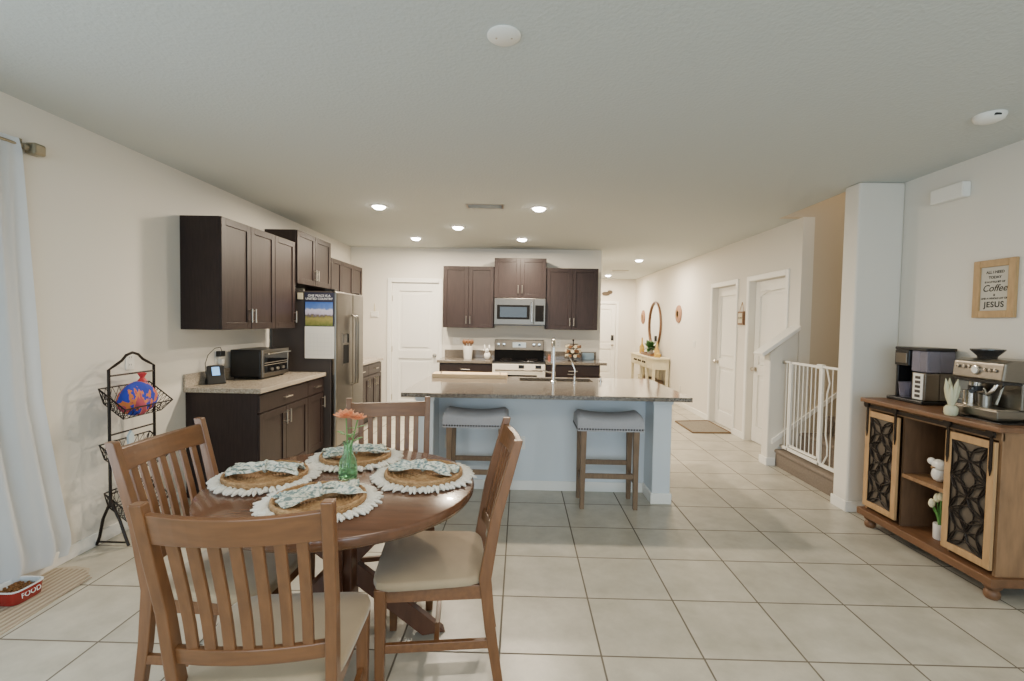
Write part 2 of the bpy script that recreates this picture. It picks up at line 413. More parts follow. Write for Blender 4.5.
def base_cabinet(label, loc, rz, w, units, d=.59, h=.874, group='dark shaker base cabinets'):
    t = thing('base_cabinet', label, 'cabinet', loc, rz, group, world=False)
    b = MB(); b.box(0, w, -d, 0, .1, h); b.box(.0, w, -d+.07, 0, 0, .1); b.build('carcass', M_ESP, t, bevel=.002, local=True)
    for x0, x1, nd, side in units:
        o = shaker(t, x0, x1, h-.165, h-.015, -d, (x0+x1)/2, h-.09, 'drawer', 'h', .13)
        wd = (x1-x0)/nd
        for k in range(nd):
            a, c = x0+k*wd, x0+(k+1)*wd
            s = side if nd == 1 else ('r' if k == 0 else 'l')
            shaker(t, a, c, .115, h-.17, -d, c-.035 if s == 'r' else a+.035, h-.27)
    return t
R90 = PI/2
# left run
wall_cabinet('dark brown double-door wall cabinet above the toaster oven, nearest on the left wall', (XL+.001, 3.84, 1.385), R90, .845, .905, .315, [(0, .425, 'r'), (.425, .845, 'l')])
wall_cabinet('narrow dark brown single-door wall cabinet between the toaster oven and the refrigerator', (XL+.001, 4.687, 1.385), R90, .42, .905, .315, [(0, .42, 'r')])
wall_cabinet('raised dark brown two-door cabinet above the refrigerator', (XL+.001, 5.12, 1.86), R90, .91, .565, .33, [(0, .455, 'r'), (.455, .91, 'l')])
wall_cabinet('dark brown three-door wall cabinet beyond the refrigerator on the left wall', (XL+.001, 6.08, 1.385), R90, 1.2, .875, .315, [(0, .36, None), (.36, .79, None), (.79, 1.2, None)])
base_cabinet('dark brown base cabinet under the toaster oven with wide drawer over two doors', (XL+.001, 3.89, 0), R90, .9, [(.0, .9, 2, 'r')])
base_cabinet('narrow dark brown base cabinet with one drawer and one door beside the refrigerator', (XL+.001, 4.792, 0), R90, .38, [(0, .38, 1, 'r')])
base_cabinet('dark brown base cabinet beyond the refrigerator near the pantry door', (XL+.001, 6.13, 0), R90, 1.22, [(0, .6, 1, 'r'), (.6, 1.22, 2, 'r')])
def worktop(label, boxes, splash, m, loc):
    t = thing('worktop', label, 'countertop', loc)
    b = MB()
    for q in boxes: b.box(*q)
    b.build('slab', m, t, bevel=.004)
    for q in splash: MB().box(*q).build('backsplash', m, t, bevel=.002)
    return t
worktop('beige granite worktop under the toaster oven', [(XL+.002, -2.085, 3.86, 5.185, .875, .914)], [(XL+.002, XL+.022, 3.86, 5.185, .914, 1.02)], M_GRAN2, (-2.4, 4.5, .875))
worktop('beige granite worktop on the left wall beyond the refrigerator', [(XL+.002, -2.085, 6.12, 7.38, .875, .914)], [(XL+.002, XL+.022, 6.12, 7.38, .914, 1.06)], M_GRAN2, (-2.4, 6.8, .875))
# back run
wall_cabinet('dark brown two-door wall cabinet left of the microwave', (-1.188, YB-.001, 1.39), 0, .775, .935, .315, [(0, .388, 'r'), (.388, .775, 'l')])
wall_cabinet('raised dark brown two-door cabinet directly above the microwave', (-.409, YB-.001, 1.853), 0, .784, .6, .345, [(0, .392, 'r'), (.392, .784, 'l')], hz=.13)
wall_cabinet('dark brown two-door wall cabinet right of the microwave', (.379, YB-.001, 1.385), 0, .785, .93, .315, [(0, .392, 'r'), (.392, .785, 'l')])
base_cabinet('dark brown base cabinet left of the range', (-1.19, YB-.001, 0), 0, .78, [(0, .78, 2, 'r')])
base_cabinet('dark brown base cabinet right of the range', (.376, YB-.001, 0), 0, .8, [(0, .8, 2, 'r')])
worktop('granite worktop left of the range', [(-1.22, -.408, 7.09, YB-.002, .875, .914)], [(-1.2, -.408, YB-.024, YB-.002, .914, 1.035)], M_GRAN, (-.8, 7.4, .875))
worktop('granite worktop right of the range', [(.374, 1.27, 7.09, YB-.002, .875, .914)], [(.374, 1.2, YB-.024, YB-.002, .914, 1.035)], M_GRAN, (.8, 7.4, .875))

# ------------------------------------------------------------------ refrigerator, range, microwave
t = thing('refrigerator', 'stainless side-by-side refrigerator with charcoal side holding a calendar', 'refrigerator', (-2.35, 5.66, 0))
FX = -1.98
MB().box(XL+.03, FX-.06, 5.205, 6.10, .03, 1.785).build('cabinet_body', M_FRSIDE, t, bevel=.006)
for y0, y1, nm in ((5.205, 5.70, 'freezer'), (5.706, 6.10, 'fresh')):
    d = MB().box(FX-.056, FX, y0, y1, .09, 1.79).build('door', M_STEEL, t, bevel=.02, seg=4)
    hy = 5.665 if nm == 'freezer' else 5.742
    h = MB(); h.tube([(FX, hy, .72), (FX+.05, hy, .74), (FX+.055, hy, .8), (FX+.055, hy, 1.45), (FX+.05, hy, 1.52), (FX, hy, 1.54)], .011, 10)
    h.build('handle', M_STEEL, d, smooth=True)
    if nm == 'freezer':
        MB().box(FX-.001, FX+.004, 5.36, 5.59, .97, 1.34).build('dispenser', M_STEEL, d, bevel=.004)
        MB().box(FX+.003, FX+.006, 5.39, 5.56, .99, 1.2).build('dispenser_recess', M_MATTE, d)
        MB().box(FX+.003, FX+.0065, 5.39, 5.56, 1.22, 1.32).build('dispenser_panel', M_DGLASS, d)
MB().box(FX-.05, FX-.01, 5.22, 6.09, 0, .085).build('kick_grille', M_BLACK, t)
for y in (5.22, 6.01): MB().box(FX-.14, FX-.03, y, y+.08, 1.787, 1.81).build('hinge_cover', M_BLACK, t, bevel=.005)
# calendar on its side
cy = 5.203
t = thing('wall_calendar', 'landscape photo calendar with dark blue header and blank white page on the refrigerator side', 'calendar', (-2.17, cy, 1.06))
cx0, cx1 = -2.325, -2.012
MB().box(cx0, cx1, cy-.003, cy, 1.405, 1.77).build('picture_page', mat('calendar_navy', (38, 40, 62), .6), t)
msky = bpy.data.materials.new('calendar_landscape'); msky.use_nodes = True
nt = msky.node_tree; bb = nt.nodes['Principled BSDF']; tc = nt.nodes.new('ShaderNodeTexCoord'); sp = nt.nodes.new('ShaderNodeSeparateXYZ'); nt.links.new(tc.outputs['Generated'], sp.inputs[0])
ns = nt.nodes.new('ShaderNodeTexNoise'); ns.inputs['Scale'].default_value = 7; ns.inputs['Detail'].default_value = 5; nt.links.new(tc.outputs['Generated'], ns.inputs['Vector'])
ma = nt.nodes.new('ShaderNodeMath'); ma.operation = 'MULTIPLY_ADD'; ma.inputs[1].default_value = .35; nt.links.new(ns.outputs['Fac'], ma.inputs[0]); nt.links.new(sp.outputs[2], ma.inputs[2])
ad = nt.nodes.new('ShaderNodeMath'); ad.operation = 'SUBTRACT'; ad.inputs[1].default_value = .17; nt.links.new(ma.outputs[0], ad.inputs[0])
rp = nt.nodes.new('ShaderNodeValToRGB'); e = rp.color_ramp.elements
e[0].position = 0; e[0].color = (*lin((96, 110, 52)), 1); e[1].position = 1; e[1].color = (*lin((60, 100, 180)), 1)
for ps, cc in ((.3, (160, 150, 84)), (.4, (128, 120, 70)), (.44, (92, 84, 92)), (.52, (196, 186, 206)), (.66, (210, 208, 226)), (.74, (96, 128, 196))):
    k = e.new(ps); k.color = (*lin(cc), 1)
nt.links.new(ad.outputs[0], rp.inputs['Fac']); nt.links.new(rp.outputs['Color'], bb.inputs['Base Color'])
MB().box(cx0+.006, cx1-.01, cy-.005, cy-.003, 1.412, 1.668).build('landscape_photo', msky, t)
p = MB().box(cx0, cx1+.004, cy-.004, cy, 1.06, 1.405).build('date_page', M_PAPER, t)
g = MB()
for k in range(6): g.box(cx0+.02, cx1-.02, cy-.0048, cy-.004, 1.10+.045*k, 1.1012+.045*k)
for k in range(8): g.box(cx0+.02+k*.039, cx0+.0212+k*.039, cy-.0048, cy-.004, 1.10, 1.325)
g.build('date_grid', mat('grid_grey', (206, 204, 198), .8), p)
text('ONE PEACE IS A', .034, (-2.17, cy-.0035, 1.735), (PI/2, 0, 0), t, M_WHITEINK)
text('UNITED COUNTRY', .034, (-2.17, cy-.0035, 1.702), (PI/2, 0, 0), t, M_WHITEINK)
tag(MB().box(-2.405, -2.345, cy-.006, cy, 1.695, 1.765).build('fridge_magnet', M_CREAM, bevel=.003), 'small cream square magnet left of the calendar on the refrigerator', 'magnet')

t = thing('electric_range', 'stainless electric range with black glass cooktop and raised control panel', 'stove', (-.016, 7.4, 0))
MB().box(-.402, .370, 7.09, YB-.01, .0, .905).build('oven_body', M_STEELD, t, bevel=.004)
MB().box(-.402, .370, 7.07, YB-.1, .905, .922).build('cooktop', M_DGLASS, t, bevel=.005)
bp_ = MB().prism([(YB-.1, .92), (YB-.012, .92), (YB-.012, 1.21), (YB-.06, 1.21)], 'yz', -.402, .370).build('back_panel', M_MATTE, t, bevel=.004)
MB().prism([(YB-.094, 1.05), (YB-.07, 1.05), (YB-.052, 1.205), (YB-.068, 1.205)], 'yz', -.398, .366).build('control_panel', M_STEELD, bp_, bevel=.003)
for x in (-.345, -.26, .215, .30):
    MB().lathe([(.024, 0), (.022, -.02), (.001, -.022)], (x, YB-.085, 1.135), 16, 'y').build('control_knob', M_CHROME, bp_, smooth=True)
MB().box(-.12, .09, YB-.088, YB-.078, 1.09, 1.17).build('display', M_NICKEL, bp_)
MB().box(-.03, .01, YB-.0895, YB-.087, 1.115, 1.145).build('clock', M_DGLASS, bp_)
d = MB().box(-.40, .368, 7.045, 7.09, .30, .875).build('oven_door', mat('pale_oven_front', (226, 220, 206), .4), t, bevel=.006)
MB().box(-.28, .25, 7.042, 7.046, .38, .72).build('oven_window', M_DGLASS, d)
h = MB(); h.cyl((-.36, 7.0, .79), (.33, 7.0, .79), .012); h.cyl((-.33, 7.045, .79), (-.33, 7.0, .79), .01); h.cyl((.3, 7.045, .79), (.3, 7.0, .79), .01)
h.build('handle', M_STEELD, d, smooth=True)
b = MB(); b.box(-.02, .06, 7.042, 7.046, .815, .865); b.box(.225, .31, 7.042, 7.046, .815, .865); b.build('vent_panel', M_BLACK, d)
MB().box(-.40, .368, 7.05, 7.09, .06, .29).build('storage_drawer', M_STEELD, t, bevel=.005)
for x, y, r in ((-.21, 7.22, .09), (.18, 7.22, .075), (-.21, 7.48, .075), (.18, 7.48, .09)):
    MB().lathe([(r, 0), (r, .0012), (r-.006, .0012), (r-.006, 0)], (x, y, .922), 28).build('burner_ring', M_FRSIDE, t)

t = thing('microwave', 'stainless over-the-range microwave under the raised cabinet', 'microwave', (-.016, 7.55, 1.435))
MB().box(-.402, .370, 7.36, YB-.002, 1.437, 1.847).build('housing', M_FRSIDE, t, bevel=.004)
d = MB().box(-.402, .195, 7.325, 7.36, 1.45, 1.847).build('door', M_STEELD, t, bevel=.005)
MB().box(-.36, .135, 7.321, 7.326, 1.53, 1.745).build('window_bezel', M_MATTE, d, bevel=.003)
MB().box(-.315, .09, 7.318, 7.322, 1.56, 1.715).build('window_glass', mat('microwave_window', (40, 46, 52), .12, spec=.35), d)
h = MB(); h.cyl((.165, 7.29, 1.5), (.165, 7.29, 1.79), .012); h.cyl((.165, 7.325, 1.53), (.165, 7.29, 1.53), .008); h.cyl((.165, 7.325, 1.76), (.165, 7.29, 1.76), .008); h.build('handle', M_CHROME, d, smooth=True)
c = MB().box(.197, .370, 7.325, 7.36, 1.45, 1.847).build('control_panel', M_STEELD, t, bevel=.005)
MB().box(.215, .345, 7.32, 7.326, 1.5, 1.745).build('keypad', M_MATTE, c, bevel=.002)
MB().box(-.402, .370, 7.33, 7.36, 1.435, 1.45).build('vent_strip', M_BLACK, t)

# ------------------------------------------------------------------ things on the left worktop
TZ = .914
t = thing('toaster_oven', 'black and steel toaster oven with glass door on the left worktop', 'toaster oven', (-2.53, 4.7, TZ))
MB().box(-2.69, -2.40, 4.45, 4.95, TZ+.02, TZ+.275).build('housing', M_BLACK, t, bevel=.012, seg=3)
f = MB(); f.box(-2.40, -2.38, 4.45, 4.95, TZ+.02, TZ+.055); f.box(-2.40, -2.38, 4.45, 4.95, TZ+.24, TZ+.275); f.box(-2.40, -2.38, 4.45, 4.475, TZ+.055, TZ+.24); f.box(-2.40, -2.38, 4.925, 4.95, TZ+.055, TZ+.24)
f.build('front_frame', M_STEEL, t, bevel=.003)
d = MB().box(-2.398, -2.384, 4.475, 4.925, TZ+.055, TZ+.24).build('glass_door', M_DGLASS, t)
h = MB(); h.cyl((-2.345, 4.49, TZ+.24), (-2.345, 4.91, TZ+.24), .008); h.cyl((-2.38, 4.52, TZ+.24), (-2.345, 4.52, TZ+.24), .006); h.cyl((-2.38, 4.88, TZ+.24), (-2.345, 4.88, TZ+.24), .006); h.build('handle', M_CHROME, d, smooth=True)
r = MB()
for k in range(9): r.cyl((-2.383, 4.5+.05*k, TZ+.13), (-2.381, 4.5+.05*k, TZ+.13), .004, n=6)
r.cyl((-2.382, 4.48, TZ+.13), (-2.382, 4.92, TZ+.13), .003); r.cyl((-2.382, 4.48, TZ+.15), (-2.382, 4.92, TZ+.15), .003); r.build('oven_rack', M_NICKEL, t)
for k in range(3): MB().lathe([(.014, 0), (.012, .012), (.001, .013)], (-2.383, 4.62+.11*k, TZ+.085), 14, 'x').build('control_knob', M_NICKEL, t, smooth=True)
for x in (-2.66, -2.43):
    for y in (4.49, 4.91): MB().cyl((x, y, TZ), (x, y, TZ+.022), .015, n=10).build('foot', M_BLACK, t)

t = thing('smart_display', 'small black smart speaker with glowing blue screen on the worktop corner', 'smart speaker', (-2.62, 4.12, TZ), rz=math.radians(55))
b = MB(); b.loft([[(-.075, -.05, 0), (.075, -.05, 0), (.06, .07, 0), (-.06, .07, 0)], [(-.075, -.02, .08), (.075, -.02, .08), (.05, .05, .08), (-.05, .05, .08)], [(-.075, 0, .16), (.075, 0, .16), (.04, .02, .16), (-.04, .02, .16)]])
b.build('speaker_body', M_BLACK, t, bevel=.012, seg=3, local=True)
MB().loft([[(-.03, -.0265, .075), (.03, -.0265, .075), (.03, -.02, .075), (-.03, -.02, .075)], [(-.03, -.006, .145), (.03, -.006, .145), (.03, 0, .145), (-.03, 0, .145)]]).build('screen', M_SCREEN, t, local=True)

def plate(label, cat, c, axis, w=.075, h=.115, kind='outlet', name='wall_outlet'):
    """c: centre on the wall; axis: outward normal"""
    t = thing(name, label, cat, c); x, y, z = c; n = Vector(axis)
    def bx(u0, u1, d0, d1, z0, z1):
        if abs(n.x) > .5: q = sorted((x+n.x*d0, x+n.x*d1)); return (q[0], q[1], y+u0, y+u1, z+z0, z+z1)
        q = sorted((y+n.y*d0, y+n.y*d1)); return (x+u0, x+u1, q[0], q[1], z+z0, z+z1)
    MB().box(*bx(-w/2, w/2, 0, .006, -h/2, h/2)).build('cover_plate', M_WHITE, t, bevel=.002)
    if kind == 'outlet':
        for s in (-1, 1):
            o = MB().box(*bx(-.017, .017, .006, .008, s*.026-.016, s*.026+.016)).build('socket', M_WHITE, t, bevel=.003)
            MB().box(*bx(-.009, -.006, .008, .0085, s*.026-.004, s*.026+.008)).box(*bx(.006, .009, .008, .0085, s*.026-.004, s*.026+.008)).build('slot', M_BLACK, o)
    else:
        k = max(1, round(w/.075))
        for i in range(k):
            u = (i-(k-1)/2)*.046
            MB().box(*bx(u-.016, u+.016, .006, .01, -.033, .033)).build('rocker', M_WHITE, t, bevel=.002)
    return t
plate('white wall outlet above the left worktop with two plugs in it', 'outlet', (XL, 4.31, 1.13), (1, 0, 0))
tag(MB().box(XL+.009, XL+.055, 4.275, 4.345, 1.135, 1.185).build('plug_adapter', M_BLACK, bevel=.005), 'black plug adapter in the upper socket above the worktop', 'plug')
tag(MB().box(XL+.009, XL+.05, 4.30, 4.34, 1.065, 1.11).build('plug_adapter', M_WHITE, bevel=.005), 'white plug adapter in the lower socket above the worktop', 'plug')
cp = [(-2.668, 4.30, 1.18), (-2.66, 4.26, 1.22), (-2.665, 4.19, 1.215), (-2.68, 4.12, 1.16), (-2.685, 4.09, 1.09), (-2.68, 4.09, 1.0), (-2.675, 4.09, .95)]
tag(MB().tube(cp, .003, 6).build('power_cord', M_BLACK, smooth=True), 'thin black cord looping from the plug to the smart speaker', 'cord')
plate('white wall outlet on the left wall behind the wire rack', 'outlet', (XL, 3.33, 1.17), (1, 0, 0))

# ------------------------------------------------------------------ things on the back worktop
t = thing('utensil_crock', 'tall white ceramic utensil crock left of the range', 'crock', (-.80, 7.42, TZ))
MB().lathe([(.058, 0), (.062, .01), (.075, .2), (.069, .2), (.055, .02), (.001, .02)], (-.80, 7.42, TZ), 24).build('crock_body', M_CERAM, t, smooth=True)
for k in range(8):
    a = k*.8; dx, dy = .04*math.cos(a), .04*math.sin(a); x, y = -.80, 7.42
    u = MB().cyl((x+dx*.5, y+dy*.5, TZ+.03), (x+dx*1.4, y+dy*1.4, TZ+.24), .006, n=8)
    u.sphere((x+dx*1.6, y+dy*1.6, TZ+.26), (.024, .012, .036), 10, 6)
    tag(u.build('wooden_utensil', M_OAK, smooth=True), 'wooden spoon standing in the white crock', 'utensil', 'wooden utensils in the white crock')
t = thing('bunny_figurine', 'small white rabbit-shaped ceramic figurine just left of the range', 'figurine', (-.50, 7.38, TZ))
b = MB(); b.sphere((-.50, 7.38, TZ+.06), (.05, .045, .06)); b.sphere((-.505, 7.355, TZ+.135), (.032, .03, .035)); b.build('body', M_CERAM, t, smooth=True)
for s in (-1, 1): MB().sphere((-.505+s*.016+(.02 if s > 0 else -.02), 7.36, TZ+.19), (.012, .008, .035)).build('ear', M_CERAM, t, smooth=True)
MB().sphere((-.515, 7.327, TZ+.14), .005).sphere((-.492, 7.327, TZ+.14), .005).build('eye', M_BLACK, t)
t = thing('pod_carousel', 'black wire carousel of coffee pods right of the range', 'pod holder', (.80, 7.35, TZ))
b = MB(); b.cyl((.80, 7.35, TZ), (.80, 7.35, TZ+.012), .07); b.cyl((.80, 7.35, TZ), (.80, 7.35, TZ+.31), .008)
for z in (.05, .12, .19, .255): b.tube([(.80+.075*math.cos(k*PI/10), 7.35+.075*math.sin(k*PI/10), TZ+z) for k in range(20)], .004, 6, closed=True)
b.build('carousel_frame', M_IRON, t); MB().sphere((.80, 7.35, TZ+.315), .016).build('finial', M_IRON, t, smooth=True)
for iz, z in enumerate((.05, .12, .19)):
    for k in range(9):
        a = 2*PI*(k+.5*(iz % 2))/9; c, s_ = math.cos(a), math.sin(a)
        p = (.80+.075*c, 7.35+.075*s_, TZ+z+.03); q = (.80+.118*c, 7.35+.118*s_, TZ+z+.03)
        tag(MB().cyl(p, q, .019, .025, 12).build('coffee_pod', M_CREAM if (k+iz) % 2 else M_PINED, smooth=True), 'small coffee pod held in the black carousel', 'coffee pod', 'coffee pods in the carousel')
tag(MB().box(.98, 1.16, YB-.09, YB-.03, TZ, TZ+.11).build('napkin_box', mat('pale_blue_plastic', (150, 174, 190), .3), bevel=.008), 'pale blue box leaning at the backsplash right of the pod carousel', 'box')
t = thing('spice_jar', 'small red-brown spice jar right of the range', 'jar', (.45, 7.35, TZ))
MB().cyl((.45, 7.35, TZ), (.45, 7.35, TZ+.075), .028).build('jar_body', mat('paprika_red', (150, 84, 66), .3), t, smooth=True); MB().cyl((.45, 7.35, TZ+.075), (.45, 7.35, TZ+.095), .029).build('lid', M_PINED, t)
plate('white double rocker switch above the left backsplash behind the crock', 'switch', (-1.02, YB, 1.17), (0, -1, 0), .115, .115, 'switch', 'wall_switch')
plate('white wall outlet on the back wall right of the range', 'outlet', (.60, YB, 1.15), (0, -1, 0))
t = thing('key_holder', 'small white key holder plaque on the back wall left of the pantry door', 'key holder', (-2.33, YB, 1.56))
MB().box(-2.39, -2.27, YB-.012, YB, 1.53, 1.62).build('plaque', M_WHITE, t, bevel=.004); MB().prism([(-2.345, 1.62), (-2.315, 1.62), (-2.325, 1.75), (-2.335, 1.75)], 'xz', YB-.008, YB).build('hanger', M_CREAM, t)
for k in range(3): MB().cyl((-2.365+.035*k, YB-.012, 1.55), (-2.365+.035*k, YB-.03, 1.55), .004, n=6).build('hook', M_NICKEL, t)

# ------------------------------------------------------------------ island
t = thing('kitchen_island', 'pale painted kitchen island with knee wall and square end posts', 'kitchen island', (.25, 4.5, 0))
M_ISL = mat('island_paint', (214, 220, 224), .6)
MB().box(-.72, 1.115, 4.27, 4.39, 0, .88).build('knee_wall', M_ISL, t)
MB().box(-.72, 1.115, 4.39, 4.96, .0, .69).box(-.72, -.02, 4.39, 4.96, .69, .88).box(.74, 1.115, 4.39, 4.96, .69, .88).box(-.02, .74, 4.39, 4.72, .69, .88).build('cabinet_body', M_ESP, t)
for x0, x1 in ((-.86, -.71), (1.11, 1.26)):
    MB().box(x0, x1, 4.0, 4.97, 0, .88).build('end_post', M_ISL, t, bevel=.008)
    MB().box(x0-.012, x1+.012, 3.988, 4.982, 0, .09).build('plinth', M_TRIM, t, bevel=.006)
    MB().box(x0-.008, x1+.008, 3.992, 4.978, .83, .88).build('capital', M_ISL, t, bevel=.004)
MB().box(-.70, 1.10, 4.256, 4.27, 0, .085).build('baseboard', M_TRIM, t, bevel=.004)
t = thing('island_worktop', 'speckled polished granite island worktop with wide overhang', 'countertop', (.21, 4.45, .874))
b = MB()
SX0, SX1, SY0, SY1 = .0, .72, 4.74, 5.0
b.box(-.94, SX0, 3.82, 5.10, .88, .914); b.box(SX1, 1.36, 3.82, 5.10, .88, .914); b.box(SX0, SX1, 3.82, SY0, .88, .914); b.box(SX0, SX1, SY1, 5.10, .88, .914)
b.build('slab', M_GRAN, t)
t = thing('kitchen_sink', 'undermount stainless sink set in the island worktop', 'sink', (.36, 4.87, .70))
b = MB(); b.box(SX0-.01, SX1+.01, SY0-.01, SY1+.01, .70, .705)
b.box(SX0-.01, SX0, SY0-.01, SY1+.01, .705, .873); b.box(SX1, SX1+.01, SY0-.01, SY1+.01, .705, .873); b.box(SX0, SX1, SY0-.01, SY0, .705, .873); b.box(SX0, SX1, SY1, SY1+.01, .705, .873)
b.build('basin', M_STEEL, t)
MB().lathe([(.045, 0), (.045, .003), (.001, .003)], (.36, 4.87, .705), 20).build('drain', M_CHROME, t)
t = thing('kitchen_faucet', 'tall chrome gooseneck faucet on the island', 'faucet', (.325, 4.69, TZ))
MB().lathe([(.03, 0), (.03, .012), (.02, .02), (.018, .1)], (.325, 4.69, TZ), 18).build('base', M_CHROME, t, smooth=True)
gp = [(.325, 4.69, TZ+.05), (.325, 4.69, TZ+.33)]+[(.325, 4.69+.085*(1-math.cos(a)), TZ+.33+.085*math.sin(a)) for a in [PI*k/10 for k in range(1, 11)]]+[(.325, 4.86, TZ+.25)]
MB().tube(gp, .015, 12).build('spout', M_CHROME, t, smooth=True)
MB().cyl((.325, 4.86, TZ+.26), (.325, 4.86, TZ+.17), .018, .02).build('spray_head', M_CHROME, t, smooth=True)
MB().tube([(.31, 4.69, TZ+.09), (.26, 4.68, TZ+.1), (.22, 4.67, TZ+.115)], [.009, .008, .006], 10).build('lever', M_CHROME, t, smooth=True)
t = thing('filter_tap', 'slim chrome filtered-water tap with bent spout right of the tall faucet', 'faucet', (.53, 4.69, TZ))
MB().lathe([(.02, 0), (.02, .01), (.011, .016), (.01, .06)], (.53, 4.69, TZ), 14).build('base', M_CHROME, t, smooth=True)
MB().tube([(.53, 4.69, TZ+.05), (.532, 4.69, TZ+.12), (.505, 4.71, TZ+.19), (.475, 4.74, TZ+.245), (.455, 4.76, TZ+.25), (.445, 4.77, TZ+.23)], .0055, 8).build('spout', M_CHROME, t, smooth=True)
MB().tube([(.53, 4.69, TZ+.075), (.46, 4.68, TZ+.08)], [.006, .004], 8).build('lever', M_CHROME, t, smooth=True)
t = thing('cutting_board', 'long pale wood noodle board lying on the island', 'cutting board', (-.5, 4.97, TZ))
MB().box(-.885, -.128, 4.86, 5.085, TZ, TZ+.042).build('board', M_BOARD, t, bevel=.004)
for x in (-.80, -.20):
    h = MB(); h.tube([(x-.0, 4.89, TZ+.042), (x, 4.90, TZ+.058), (x, 4.94, TZ+.058), (x, 4.95, TZ+.042)], .005, 8); h.build('handle', M_NICKEL, t, smooth=True)
t = thing('soap_dispenser', 'low chrome soap pump beside the sink at its right end', 'soap dispenser', (.80, 4.80, TZ))
MB().lathe([(.018, 0), (.018, .008), (.009, .012), (.009, .04)], (.80, 4.80, TZ), 12).build('base', M_CHROME, t, smooth=True)
MB().tube([(.80, 4.80, TZ+.035), (.80, 4.81, TZ+.048), (.80, 4.86, TZ+.045)], .006, 8).build('nozzle', M_CHROME, t, smooth=True)
plate('white outlet low on the island front between the two stools', 'outlet', (.02, 4.27, .42), (0, -1, 0))
plate('white outlet low on the island front at its left end', 'outlet', (-.62, 4.27, .42), (0, -1, 0))

# bar stools
def stool(loc, label):
    t = thing('bar_stool', label, 'stool', loc, 0, 'backless grey bar stools', world=True); ORG[t.name] = Vector((0, 0, 0))
    W, D = .262, .155
    def top(u): return .752+.03*abs(u)**2.0
    secs = []
    NS = 18
    for i in range(NS+1):
        u = -1+2*i/NS
        x = W*u; e = .03*max(0, (abs(u)-.9)/.1)**2
        zt = top(u)-e; zb = .632
        prof = []
        for k in range(9):
            a = PI*k/8; prof.append((x, -D*math.cos(a)*(1 if abs(math.cos(a)) > .99 else min(1, 1.02*abs(math.cos(a))**.35/abs(math.cos(a)) if abs(math.cos(a)) > .02 else 0)), zt-.05+.05*math.sin(a)))
        secs.append([(x, -D, zb)]+prof+[(x, D, zb)])
    MB().loft(secs).build('seat_cushion', M_STOOLF, t, smooth=True, local=True)
    nl = MB()
    for k in range(24): nl.sphere((-W+.012+k*(2*W-.024)/23, -D-.003, .65), (.008, .005, .008), 6, 4)
    for s in (-1, 1):
        for k in range(14): nl.sphere((s*(W+.001), -D+.012+k*(2*D-.024)/13, .65), (.005, .008, .008), 6, 4)
    nl.build('nailhead_trim', M_NAIL, t, local=True)
    for sx in (-1, 1):
        for sy in (-1, 1):
            MB().beam([(sx*.213, sy*.125, 0, .034, .034), (sx*.21, sy*.12, .40, .042, .042), (sx*.21, sy*.12, .633, .048, .048)]).build('leg', M_STOOLW, t, bevel=.003, local=True)
    for sy, z in ((-1, .265), (1, .31)):
        MB().box(-.2, .2, sy*.121-.012, sy*.121+.012, z-.02, z+.02).build('stretcher', M_STOOLW, t, bevel=.003, local=True)
    for sx in (-1, 1): MB().box(sx*.21-.012, sx*.21+.012, -.11, .11, .20, .24).build('stretcher', M_STOOLW, t, bevel=.003, local=True)
    return t
s0 = stool((.728, 3.985, 0), 'grey nailhead saddle stool at the right end of the island, its four legs in view')
dup(s0, (-.352, 4.02, 0), 0, 'grey nailhead saddle stool at the left of the island, partly behind a dining chair')

# ------------------------------------------------------------------ dining set
TC = (-.77, 2.12); TT = .762; TR = .575
t = thing('dining_table', 'round brown wooden dining table on a crossed trestle base', 'table', (TC[0], TC[1], 0))
MB().lathe([(.001, TT-.062), (TR-.05, TT-.062), (TR-.012, TT-.048), (TR-.002, TT-.03), (TR, TT-.012), (TR-.002, TT-.003), (TR-.006, TT), (.001, TT)], (TC[0], TC[1], 0), 72).build('tabletop', M_TABLE, t, smooth=True)
MB().box(TC[0]-.05, TC[0]+.05, TC[1]-.05, TC[1]+.05, .08, TT-.062).build('centre_post', M_TLEG, t, bevel=.006)
MB().box(TC[0]-.3, TC[0]+.3, TC[1]-.05, TC[1]+.05, TT-.1, TT-.0615).box(TC[0]-.05, TC[0]+.05, TC[1]-.3, TC[1]+.3, TT-.1, TT-.0615).build('top_cleat', M_TLEG, t, bevel=.004)
A0 = math.radians(18)
for k in range(4):
    a = A0+k*PI/2; ca, sa = math.cos(a), math.sin(a)
    def P(r, z, o): return (TC[0]+r*ca-o*sa, TC[1]+r*sa+o*ca, z)
    q = [(.46, 0), (.35, 0), (-.36, .68), (-.25, .68)]
    o0 = .003 if k < 2 else -.063
    b = MB(); b.loft([[P(r, z, o0+(.0)) for r, z in q], [P(r, z, o0+.06) for r, z in q]])
    b.build('leg', M_TLEG, t, bevel=.004)

